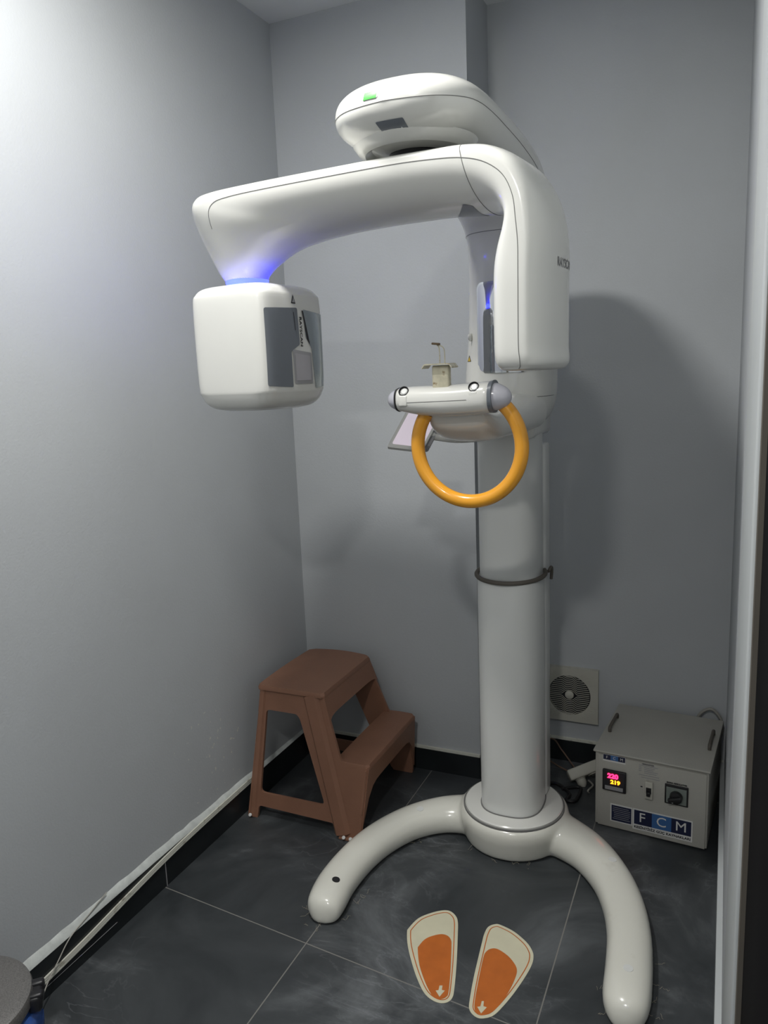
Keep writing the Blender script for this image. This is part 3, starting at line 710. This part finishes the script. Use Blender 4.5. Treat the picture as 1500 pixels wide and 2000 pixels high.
# ------------------------------------------------------------------ step stool
ST = thing('step_stool', 'brown plastic two-step stool standing in the left corner', 'step stool', (-1.25, 2.28, 0))
SO = []
def side_panel(near):
    sg = 1 if near else -1
    ybase = 2.040 if near else 2.515; k = .13*sg
    def p3(x, z): return Vector((x, ybase+k*z, z))
    outer_ = ring_round([(-1.492, 0), (-1.452, 0), (-1.447, .045), (-1.152, .040), (-1.135, .0), (-1.054, 0), (-1.048, .085), (-1.030, .243), (-1.128, .252), (-1.198, .462), (-1.440, .462)],
                        [.004, .004, .012, .012, .004, .008, .02, .012, .012, .014, .014], 4)
    hole = ring_round([(-1.441, .092), (-1.186, .092), (-1.285, .372), (-1.298, .386), (-1.417, .386)], [.018, .022, .02, .012, .014], 4)
    bm = bmesh.new()
    th = Vector((0, .010*sg, 0))
    fa = [bm.verts.new(p3(*p)) for p in outer_]; fb = [bm.verts.new(p3(*p)) for p in hole]
    es = [bm.edges.new((fa[i], fa[(i+1) % len(fa)])) for i in range(len(fa))]+[bm.edges.new((fb[i], fb[(i+1) % len(fb)])) for i in range(len(fb))]
    g = bmesh.ops.triangle_fill(bm, use_beauty=True, edges=es)
    fs = [f for f in g['geom'] if isinstance(f, bmesh.types.BMFace)]
    ex_ = bmesh.ops.extrude_face_region(bm, geom=fs)
    bmesh.ops.translate(bm, vec=th, verts=[v for v in ex_['geom'] if isinstance(v, bmesh.types.BMVert)])
    # raised rib along the slanted member and a flange along the edges
    def rib(a, b, w, h):
        A, B = p3(*a), p3(*b); d = (B-A).normalized(); s = Vector((d.z, 0, -d.x)).normalized()
        o = Vector((0, -h*sg, 0))
        vs = [bm.verts.new(q) for q in (A-s*w, A+s*w, A+s*w*.6+o, A-s*w*.6+o, B-s*w, B+s*w, B+s*w*.6+o, B-s*w*.6+o)]
        for f in ((0, 1, 5, 4), (1, 2, 6, 5), (2, 3, 7, 6), (3, 0, 4, 7), (0, 3, 2, 1), (4, 5, 6, 7)): bm.faces.new([vs[i] for i in f])
    rib((-1.245, .458), (-1.118, .012), .030, .012)
    rib((-1.430, .455), (-1.470, .004), .012, .006)
    rib((-1.038, .238), (-1.052, .09), .005, .005)
    rib((-1.126, .004), (-1.062, .004), .004, .016)
    return from_bm('side_panel', bm, 'brown', ST, ang=25)
SO += [side_panel(True), side_panel(False)]
def tread(name, x0, x1, y0, y1, z, bow, skirt, arch_x=None):
    n = 12; bm = bmesh.new()
    out = []
    out += [(x1, y0+.010), (x1, y1-.010), (x1-.010, y1)]
    out += [(x1+(x0-x1)*t, y1+bow*math.sin(PI*t)) for t in [i/n for i in range(1, n)]]
    out += [(x0, y1-.01)]
    out += [(x0-bow*.3*math.sin(PI*t), y1+(y0-y1)*t) for t in [i/n for i in range(1, n)]]
    out += [(x0, y0+.01), (x0+.01, y0), (x1-.010, y0)]
    top_ = [bm.verts.new((x, y, z)) for x, y in out]; 
    cx_ = (x0+x1)/2; cy_ = (y0+y1)/2
    ins = [bm.verts.new((x+(cx_-x)*.0, y, z-.010)) for x, y in out]
    for v, (x, y) in zip(ins, out): v.co.x += .004*(1 if x > cx_ else -1); v.co.y += .004*(1 if y > cy_ else -1)
    bt = [bm.verts.new((v.co.x, v.co.y, z-.016)) for v in ins]
    k = len(out); bm.faces.new(top_); bm.faces.new(list(reversed(bt)))
    for a, b in ((top_, ins), (ins, bt)):
        for i in range(k): bm.faces.new((a[i], b[i], b[(i+1) % k], a[(i+1) % k]))
    o = from_bm(name, bm, 'brown', ST, ang=25)
    return o
SO.append(tread('top_tread', -1.446, -1.194, 2.093, 2.462, .472, .020, .07))
SO.append(tread('lower_tread', -1.150, -1.030, 2.075, 2.485, .253, .006, .07))
def skirt(x0, z0, dx, dz, ya, yb, arch, name, sl=.13):
    """front apron with an arched lower edge, facing +x"""
    bm = bmesh.new(); n = 16; a = []; b = []
    for i in range(n+1):
        t = i/n; y = ya+(yb-ya)*t
        s = (1-abs(2*t-1)**9)
        zl = z0-dz+arch*s
        a.append((x0, y, z0)); b.append((x0+dx*(z0-zl)/dz, y+(2*t-1)*sl*(z0-zl), zl))
    th = Vector((-.008, 0, 0))
    va = [bm.verts.new(p) for p in a]; vb = [bm.verts.new(p) for p in b]; va2 = [bm.verts.new(Vector(p)+th) for p in a]; vb2 = [bm.verts.new(Vector(p)+th) for p in b]
    for i in range(n):
        for q in ((va[i], va[i+1], vb[i+1], vb[i]), (va2[i], vb2[i], vb2[i+1], va2[i+1]), (vb[i], vb[i+1], vb2[i+1], vb2[i]), (va[i], va2[i], va2[i+1], va[i+1])): bm.faces.new(q)
    bm.faces.new((va[0], vb[0], vb2[0], va2[0])); bm.faces.new((va[-1], va2[-1], vb2[-1], vb[-1]))
    return from_bm(name, bm, 'brown', ST, ang=30)
SO.append(skirt(-1.194, .466, .026, .088, 2.098, 2.458, .016, 'apron'))
SO.append(skirt(-1.027, .247, -.021, .215, 2.075, 2.482, .140, 'apron'))
SO.append(skirt(-1.434, .466, -.008, .09, 2.100, 2.456, .02, 'apron'))
for x, y in ((-1.105, 2.026), (-1.080, 2.026), (-1.474, 2.033)):
    bm = bmesh.new(); lathe(bm, [(.006, 0), (.006, .003), (.003, .005), (.0005, .005)], (x, y-.004, .012), 12, fr=(Vector((1, 0, 0)), Vector((0, .7, .7)), Vector((0, -.7, .7)))); SO.append(from_bm('screw_cap', bm, 'paper', ST))
keep(ST, *SO)

# ------------------------------------------------------------------ voltage regulator box
BO = Vector((-.361, 2.398, 0)); be = Vector((.351, -.031, 0)).normalized(); bn = Vector((be.y, -be.x, 0))   # bn points to the camera side
VB = thing('voltage_regulator', 'light grey metal power regulator box with glowing red and orange digits', 'power regulator', (-.19, 2.58, 0))
BX = []
def BP(s, d, z): return BO+be*s-bn*d+Vector((0, 0, z))
Rb = Matrix((be, -bn, Vector((0, 0, 1)))).transposed()
def bbox(name, s, d, z, sz, m, parent=None, r=0, lab=None):
    o = box(name, BP(s, d, z), sz, m, parent or VB, r=r, rot=Rb, label=lab); BX.append(o); return o
bm = bmesh.new()
x0, x1, yb, hgt = 0.0, .352, .375, .268
bbox('case', .176, .19, .137, (.346, .372, .262), 'box', r=.003)
bbox('lid', .176, .187, .268, (.356, .384, .008), 'box', r=.002)
bbox('lid_lip', .176, -.0035, .2685, (.356, .006, .006), 'box', r=.0015)
bbox('front_panel', .178, .0025, .131, (.330, .006, .250), 'box', r=.001)
for s, d in ((-.0, .215), (.326, .212)):
    pass
for s in (.018, .334):
    a, b_ = BP(s, .14, .272), BP(s, .255, .272)
    pts = smooth_path([tuple(a), tuple(a+Vector((0, 0, .014))), tuple(BP(s, .165, .288)), tuple(BP(s, .23, .288)), tuple(b_+Vector((0, 0, .014))), tuple(b_)], 4)
    h_ = tube_obj('handle', pts, .0055, 'rubber', VB, 10); h_['label'] = 'dark folding handle'; BX.append(h_)
FD = -.0008   # just in front of the panel
def lab_box(name, s0, s1, z0, z1, m, d=-.0010, th=.0012, parent=None, lab=None, r=0):
    return bbox(name, (s0+s1)/2, d-th/2+.0005, (z0+z1)/2, (s1-s0, th, z1-z0), m, parent, r, lab)
def ftext(name, body, s, z, size, m, parent=None, d=-.0030, **kw):
    o = text_obj(name, body, size, m, parent or VB, BP(s, d, z), be, (0, 0, 1), .0, **kw); BX.append(o); return o
# small logo plate
lg = lab_box('small_logo_label', .029, .100, .237, .261, 'paper', lab='small blue letter label')
lab_box('label_field', .030, .053, .243, .260, 'navy', -.0020, .0008, lg); lab_box('label_field', .053, .077, .243, .260, 'blue', -.0020, .0008, lg); lab_box('label_field', .077, .099, .243, .260, 'navy', -.0020, .0008, lg)
for ch, s in (('F', .0415), ('C', .065), ('M', .088)): ftext('letter', ch, s, .2515, .013, 'paper', lg)
# digital meter
mt = lab_box('digital_meter', .029, .104, .139, .211, 'black', -.001, .010, lab='black digital meter', r=.003)
lab_box('meter_face', .034, .099, .146, .206, 'ink', -.0105, .001, mt)
lab_box('meter_caption', .038, .095, .1445, .1575, 'greyp', -.0112, .001, mt)
ftext('red_digits', '220', .063, .193, .0215, 'red_led', mt, -.0128, bold=.0012, sx=1.05)
ftext('orange_digits', '219', .071, .173, .0185, 'amber_led', mt, -.0128, bold=.0009, sx=1.1)
# spec print
for i, (a, b_) in enumerate(((.150, .188), (.142, .200), (.142, .150), (.142, .150), (.142, .150), (.158, .190), (.158, .186), (.158, .200), (.158, .196), (.142, .204), (.150, .206))):
    z = (.252, .246, .240, .234, .228, .240, .234, .228, .222, .214, .206)[i]
    lab_box('printed_line', a, b_, z-.0012, z+.0012, 'greyp', -.0008, .0006)
ftext('printed_text', 'REGULATOR', .170, .2525, .0062, 'ink', None, -.0022)
# breaker
bk = lab_box('breaker', .163, .187, .140, .198, 'vent', -.001, .012, lab='white circuit breaker with black lever', r=.002)
lab_box('breaker_slot', .167, .183, .160, .180, 'black', -.0125, .002, bk); lab_box('breaker_lever', .169, .181, .154, .168, 'black', -.013, .010, bk, r=.002)
lab_box('indicator_dot', .148, .154, .171, .175, 'ink', -.0008, .0008)
# rotary switch
ks = lab_box('rotary_switch', .222, .292, .136, .203, 'black', -.001, .004, lab='rotary switch with black knob on a grey plate', r=.002)
lab_box('switch_plate', .227, .287, .141, .194, 'knobplate', -.0045, .0012, ks)
kc = BP(.257, -.006, .166)
bm = bmesh.new(); lathe(bm, [(.0195, 0), (.0185, .012), (.012, .014), (.001, .014)], kc, 32, fr=(be, Vector((0, 0, 1)), bn)); BX.append(from_bm('knob', bm, 'black', ks))
Rk = Rb @ Euler((0, -.35, 0)).to_matrix()
o = box('knob_grip', BP(.255, -.024, .165), (.042, .014, .013), 'black', ks, r=.004, rot=Rk); BX.append(o)
lab_box('knob_dot', .246, .250, .150, .153, 'paper', -.0215, .0008, ks)
ftext('switch_caption', 'SIGMA REGULATOR', .257, .2075, .0068, 'ink', None, -.0022, bold=.0003)
# stickers
sa = lab_box('address_sticker', .054, .124, .029, .091, 'paper', lab='small dark blue address sticker')
lab_box('sticker_field', .058, .121, .033, .087, 'navy', -.0020, .0008, sa)
for i in range(7):
    lab_box('printed_line', .062+.004*(i in (3, 4, 5)), .117-.004*(i in (0, 5)), .0795-.0065*i, .0811-.0065*i, 'greyp', -.0026, .0006, sa)
sb = lab_box('logo_sticker', .1255, .307, .020, .092, 'paper', lab='wide white sticker with big letters F C M')
for a, b_, m_ in ((.130, .185, 'navy'), (.185, .244, 'blue'), (.244, .303, 'navy')): lab_box('sticker_field', a, b_, .039, .088, m_, -.0020, .0008, sb)
for ch, s in (('F', .155), ('C', .214), ('M', .273)): ftext('letter', ch, s, .0640, .046, 'paper', sb, -.0034)
ftext('sticker_text', 'KESİNTİSİZ GÜÇ KAYNAKLARI', .216, .0290, .0115, 'ink', sb, -.0026, bold=.0003, sx=1.06)
keep(VB, *[o for o in BX if o.parent == VB])

# ------------------------------------------------------------------ exhaust fan on the far wall
FN = thing('exhaust_fan', 'square ivory exhaust fan with round louvred grille low on the far wall', 'exhaust fan', (-.5125, 2.80, .17))
FO = []
fc = Vector((-.5140, 0, .2755)); fr_ = .079
bm = bmesh.new()
nseg = 48
rx0, rx1, rz0, rz1 = -.622, -.407, .170, .387
for yy in (2.786,):
    circ = [bm.verts.new((fc.x+fr_*math.cos(2*PI*i/nseg), yy, fc.z+fr_*math.sin(2*PI*i/nseg))) for i in range(nseg)]
    sq = []
    for i in range(nseg):
        a = 2*PI*i/nseg; c, s = math.cos(a), math.sin(a)
        k = 1/max(abs(c), abs(s)); xx = fc.x+k*c*.1075; zz = fc.z+k*s*.1085
        sq.append(bm.verts.new((min(rx1, max(rx0, xx)), yy, min(rz1, max(rz0, zz)))))
    for i in range(nseg):
        j = (i+1) % nseg; bm.faces.new((circ[i], circ[j], sq[j], sq[i]))
    bk1 = [bm.verts.new(v.co+Vector((0, .019, 0))) for v in sq]; bk2 = [bm.verts.new(v.co+Vector((0, .014, 0))) for v in circ]
    for i in range(nseg):
        j = (i+1) % nseg; bm.faces.new((sq[i], sq[j], bk1[j], bk1[i])); bm.faces.new((circ[j], circ[i], bk2[i], bk2[j]))
FO.append(from_bm('frame', bm, 'vent', FN, ang=30))
bm = bmesh.new(); lathe(bm, [(.080, 0), (.080, .002), (.001, .002)], (fc.x, 2.8035, fc.z), 40, fr=(Vector((1, 0, 0)), Vector((0, 0, 1)), Vector((0, -1, 0))))
FO.append(from_bm('duct', bm, 'ink', FN))
bm = bmesh.new()
def slat_z(x, z0):
    g = math.exp(-(x/.022)**4)
    return z0+math.copysign(1, z0)*(.0165*g*(1-min(1, abs(z0)/.10)*.3))
ns = 9
for sgn in (1, -1):
    for i in range(ns):
        z0 = sgn*(.0035+i*.0078)
        row = []
        for j in range(41):
            x = -fr_+2*fr_*j/40
            z = slat_z(x, z0) + .00*x
            if x*x+z*z < (fr_*.995)**2: row.append((x, z))
        if len(row) < 3: continue
        rs = [[Vector((fc.x+x, 2.786, fc.z+z-.0013)), Vector((fc.x+x, 2.786, fc.z+z+.0013)), Vector((fc.x+x, 2.788, fc.z+z+.0010)), Vector((fc.x+x, 2.788, fc.z+z-.0013))] for x, z in row]
        rings_faces(bm, rs)
FO.append(from_bm('grille', bm, 'vent', FN, ang=30))
bm = bmesh.new(); lathe(bm, [(.017, -.004), (.016, .002), (.010, .005), (.001, .006)], (fc.x, 2.787, fc.z), 28, fr=(Vector((1, 0, 0)), Vector((0, 0, 1)), Vector((0, -1, 0))))
FO.append(from_bm('hub', bm, 'vent', FN))
for sx_ in (1, -1):
    for sz_ in (1, -1):
        bm = bmesh.new()
        for i in range(9):
            a = math.radians(30+i*4.5); r1, r2 = .084, .100+.003*(i % 3)
            A = Vector((fc.x+sx_*r1*math.cos(a), 2.7855, fc.z+sz_*r1*math.sin(a))); B = Vector((fc.x+sx_*r2*1.05*math.cos(a*.9), 2.7855, fc.z+sz_*r2*math.sin(a*.9)))
            tube(bm, [A, B], .0009, 5)
        FO.append(from_bm('moulded_ribs', bm, 'vent', FN))
bm = bmesh.new()
for i in range(12): add_box(bm, (-.612, 2.7855, .235+.0065*i), (.012, .0022, .0026))
FO.append(from_bm('moulded_ribs', bm, 'vent', FN))
keep(FN, *FO)

# ------------------------------------------------------------------ power strip, plug and cables
PSO = []
PS = thing('power_strip', 'white power strip lying on the floor behind the regulator box', 'power strip', (-.44, 2.66, 0))
pa = Vector((-.488, 2.635, .024)); pdv = Vector((.82, .45, .30)).normalized()
pc = pa+pdv*.065
side = Vector((0, 0, 1)).cross(pdv).normalized(); upv = pdv.cross(side)
# face is tilted to the camera
upv = (upv*.62-side*.78).normalized(); side = upv.cross(pdv).normalized()
Rp = Matrix((pdv, side, upv)).transposed()
PSO.append(box('strip_body', pc, (.13, .040, .056), 'vent', PS, r=.006, rot=Rp))
Rf = Rp
fn = -Vector(side) if side.y > 0 else Vector(side)
for k in range(2):
    c = pa+pdv*(.036+.052*k)+fn*.020
    a = pdv; b_ = fn.cross(a)
    bm = bmesh.new(); lathe(bm, [(.021, -.002), (.021, .0025), (.0195, .0035), (.0185, .001)], c, 32, fr=(a, b_, fn)); PSO.append(from_bm('socket_rim', bm, 'vent', PS))
    if k != 0:
        bm = bmesh.new(); lathe(bm, [(.0183, 0), (.0183, .0012), (.001, .0012)], c, 32, fr=(a, b_, fn)); PSO.append(from_bm('socket', bm, 'rubber', PS))
        for s in (-1, 1):
            bm = bmesh.new(); lathe(bm, [(.0028, 0), (.0028, .002), (.001, .002)], c+a*(.008*s), 12, fr=(a, b_, fn)); PSO.append(from_bm('pin_hole', bm, 'ink', PS))
keep(PS, *PSO)
pl_c = pa+pdv*.036+fn*.022
PG = thing('power_plug', 'pale plug with cord pushed into the end of the power strip', 'plug', tuple(pl_c))
bm = bmesh.new(); lathe(bm, [(.018, 0), (.0175, .016), (.012, .026), (.007, .030), (.006, .042), (.002, .043)], pl_c, 28, fr=(pdv, fn.cross(pdv), fn))
g1 = from_bm('plug_body', bm, 'vent', PG)
e0 = pl_c+fn*.040
g2 = tube_obj('cord', smooth_path([tuple(e0), tuple(e0+fn*.02+Vector((.01, 0, -.01))), tuple(e0+Vector((.03, .0, -.02))), (-.41, 2.58, .010), (-.40, 2.63, .008), (-.42, 2.66, .008)], 6), .0035, 'cable', PG)
keep(PG, g1, g2)
tag(tube_obj('wall_cable', smooth_path([(-.66, 2.79, .055), (-.58, 2.785, .088), (-.54, 2.77, .055), (-.49, 2.72, .028), (-.47, 2.68, .03)], 7), .0028, 'brncable'), 'thin brown cable slanting down the black baseboard behind the column', 'cable')
tag(tube_obj('floor_cable', smooth_path([(-.70, 2.76, .02), (-.60, 2.73, .030), (-.53, 2.69, .026), (-.49, 2.66, .03)], 7), .0028, 'brncable'), 'thin brown cable running low along the floor to the strip', 'cable')
tag(tube_obj('black_cord', smooth_path([(-.58, 2.56, .008), (-.53, 2.60, .008), (-.47, 2.55, .008), (-.47, 2.50, .008), (-.44, 2.51, .008), (-.44, 2.60, .008), (-.50, 2.57, .008)], 7), .006, 'blkcable'), 'black cord coiled on the floor beside the base hub', 'cord')
tag(tube_obj('cable_loop', smooth_path([(-.07, 2.785, .20), (-.055, 2.784, .265), (-.018, 2.783, .293), (.014, 2.784, .262), (.020, 2.785, .21), (.004, 2.786, .17), (-.03, 2.787, .13), (-.05, 2.79, .05), (-.05, 2.79, .008)], 7), .0055, 'cable'), 'grey cable looping up behind the right corner of the regulator box', 'cable')

# ------------------------------------------------------------------ footprint stickers
def sticker(out, orr, arrow, lb):
    c = sum((Vector(p) for p in out), Vector((0, 0)))/len(out)
    t = thing('footprint_sticker', lb, 'floor sticker', (c.x, c.y, 0), 'footprint stickers on the floor')
    def sm(poly, k=4):
        n = len(poly); o = []
        for i in range(n):
            a, b, cc, d = poly[i-1], poly[i], poly[(i+1) % n], poly[(i+2) % n]
            for j in range(k): o.append(tuple(cr(a, b, cc, d, j/k)))
        return o
    def flat(name, poly, z, th, m, lab=None):
        bm = bmesh.new(); poly_prism(bm, [Vector((p[0], p[1], z)) for p in poly], Vector((0, 0, th)))
        o = from_bm(name, bm, m, t, smooth=False, label=lab); keep(t, o); return o
    so = sm(out)
    flat('backing', so, .0003, .0009, 'cream')
    def inset(poly, d):
        o = []; n = len(poly)
        cc = sum((Vector(p) for p in poly), Vector((0, 0)))/n
        for i in range(n):
            a, b = Vector(poly[i-1]), Vector(poly[(i+1) % n]); tt = (b-a).normalized(); nn = Vector((-tt.y, tt.x))
            p = Vector(poly[i])
            if nn.dot(cc-p) < 0: nn = -nn
            o.append(tuple(p+nn*d))
        return o
    i1, i2 = inset(so, .0085), inset(so, .0110)
    bm = bmesh.new(); n = len(so)
    a = [bm.verts.new((p[0], p[1], .00155)) for p in i1]; b_ = [bm.verts.new((p[0], p[1], .00155)) for p in i2]
    for i in range(n): bm.faces.new((a[i], a[(i+1) % n], b_[(i+1) % n], b_[i]))
    o = from_bm('border_line', bm, 'orange', t, smooth=False); keep(t, o)
    flat('orange_print', sm(orr), .0011, .0006, 'orange', 'orange sole print')
    flat('arrow', arrow, .0016, .0004, 'cream', 'cream arrow pointing to the camera')
sticker([(-0.7519, 1.7051), (-0.754, 1.724), (-0.7431, 1.7686), (-0.718, 1.8009), (-0.6914, 1.8224), (-0.6702, 1.8275), (-0.6489, 1.8148), (-0.6355, 1.7933), (-0.6215, 1.7512), (-0.5915, 1.6519), (-0.569, 1.5664), (-0.5648, 1.5394), (-0.5703, 1.5233), (-0.5841, 1.5139), (-0.6036, 1.5134), (-0.6271, 1.523), (-0.6505, 1.5444), (-0.6868, 1.5906), (-0.7294, 1.6565)],
        [(-0.7012, 1.6563), (-0.7034, 1.6703), (-0.6967, 1.6992), (-0.6818, 1.7184), (-0.6621, 1.7325), (-0.6444, 1.7327), (-0.6307, 1.7208), (-0.6205, 1.6948), (-0.5959, 1.6156), (-0.5793, 1.5528), (-0.5794, 1.5353), (-0.5902, 1.5239), (-0.605, 1.5238), (-0.6178, 1.5314), (-0.6438, 1.5601), (-0.6778, 1.608)],
        [(-0.6065, 1.5625), (-0.5994, 1.5652), (-0.5965, 1.5515), (-0.589, 1.5522), (-0.5946, 1.5294), (-0.6099, 1.5441), (-0.6038, 1.548)],
        'cream footprint sticker with orange sole, the left one of the pair')
sticker([(-0.5377, 1.8218), (-0.5223, 1.8245), (-0.4817, 1.8125), (-0.4412, 1.786), (-0.42, 1.761), (-0.4116, 1.739), (-0.4101, 1.7081), (-0.4177, 1.6579), (-0.4314, 1.5978), (-0.4466, 1.5488), (-0.4582, 1.5233), (-0.473, 1.5102), (-0.4876, 1.5044), (-0.503, 1.5087), (-0.5161, 1.5216), (-0.5232, 1.5463), (-0.5359, 1.622), (-0.5503, 1.7366), (-0.5544, 1.7769), (-0.5519, 1.8052)],
        [(-0.5219, 1.729), (-0.5051, 1.7337), (-0.4761, 1.7213), (-0.4533, 1.7018), (-0.4409, 1.6824), (-0.438, 1.6566), (-0.4416, 1.6096), (-0.4511, 1.5652), (-0.4647, 1.5297), (-0.4799, 1.5178), (-0.4937, 1.5168), (-0.5038, 1.5249), (-0.5114, 1.5509), (-0.522, 1.6174), (-0.532, 1.6926), (-0.5307, 1.7147)],
        [(-0.4951, 1.5542), (-0.4901, 1.5561), (-0.4870, 1.541), (-0.4785, 1.5408), (-0.486, 1.5184), (-0.5001, 1.5339), (-0.4935, 1.5377)],
        'cream footprint sticker with orange sole and torn heel, right one of the pair')

# ------------------------------------------------------------------ waste bin in the near left corner
BC = Vector((-1.366, .857, 0))
WB = thing('waste_bin', 'round grey-lidded waste bin with blue liner at the lower left', 'waste bin', tuple(BC))
WO = []
bm = bmesh.new(); lathe(bm, [(.100, .0), (.106, .006), (.116, .24), (.118, .270), (.10, .272)], BC, 56); WO.append(from_bm('body', bm, 'greyp', WB))
bm = bmesh.new(); lathe(bm, [(.126, .268), (.1375, .272), (.1385, .290), (.136, .297), (.128, .3005), (.10, .3025), (.04, .304), (.001, .304)], BC, 72); WO.append(from_bm('lid', bm, 'lid', WB, label='speckled grey metal lid'))
bm = bmesh.new(); rs = []
for i, (r, z) in enumerate(((.120, .268), (.136, .262), (.146, .240), (.148, .205), (.142, .165), (.131, .135), (.126, .130))):
    ring = []
    for j in range(96):
        a = 2*PI*j/96
        w = .0040*math.sin(9*a+i*.7)+.0030*math.sin(23*a-i)+.0018*math.sin(41*a+2*i)
        w *= (0.3 if i == 0 else 1)
        ring.append(BC+Vector(((r+w)*math.cos(a), (r+w)*math.sin(a), z+.004*math.sin(13*a)*(i > 3))))
    rs.append(ring)
rings_faces(bm, rs, cap=False); WO.append(from_bm('bin_liner', bm, 'bag', WB, ang=60, label='crumpled blue plastic liner'))
ha = math.atan2(.105, .115)
hd_ = Vector((math.cos(ha), math.sin(ha), 0)); hs_ = Vector((-math.sin(ha), math.cos(ha), 0))
Rh = Matrix((hd_, hs_, Vector((0, 0, 1)))).transposed()
bm = bmesh.new(); add_box(bm, BC+hd_*.1425+Vector((0, 0, .272)), (.028, .056, .036), .008, 3, Rh)
add_box(bm, BC+hd_*.144+hs_*.016+Vector((0, 0, .285)), (.030, .018, .022), .005, 3, Rh); add_box(bm, BC+hd_*.144-hs_*.016+Vector((0, 0, .285)), (.030, .018, .018), .005, 3, Rh)
WO.append(from_bm('hinge', bm, 'black', WB, label='black plastic lid hinge'))
keep(WB, *WO)

# ------------------------------------------------------------------ dust hairs caught around the base
bm = bmesh.new()
edge = [(-1.035, 1.66), (-1.045, 1.69), (-1.02, 1.64), (-.985, 1.632), (-.935, 1.70), (-.925, 1.76), (-.93, 1.80), (-.60, 2.095), (-.56, 2.10), (-.52, 2.10), (-.70, 2.12), (-.108, 1.70), (-.105, 1.76), (-.12, 1.84), (-.225, 1.63), (-.235, 1.70), (-.15, 1.58), (-.88, 2.10), (-.105, 1.66), (-1.05, 1.71)]
for (x, y) in edge:
    for q in range(3):
        px, py = x+random.uniform(-.012, .012), y+random.uniform(-.014, .014); a = random.uniform(0, 2*PI); l = random.uniform(.006, .020)
        pts = [(px, py, .002)]
        for s in range(1, 5):
            a += random.uniform(-.7, .7); pts.append((pts[-1][0]+math.cos(a)*l/4, pts[-1][1]+math.sin(a)*l/4, .002+random.uniform(0, .010)*(s/4)))
        tube(bm, pts, .0003, 4)
d = from_bm('dust_hair', bm, 'dust', None)
tag(d, 'pale dust and hair caught around the white base legs', 'dust', kind='stuff')
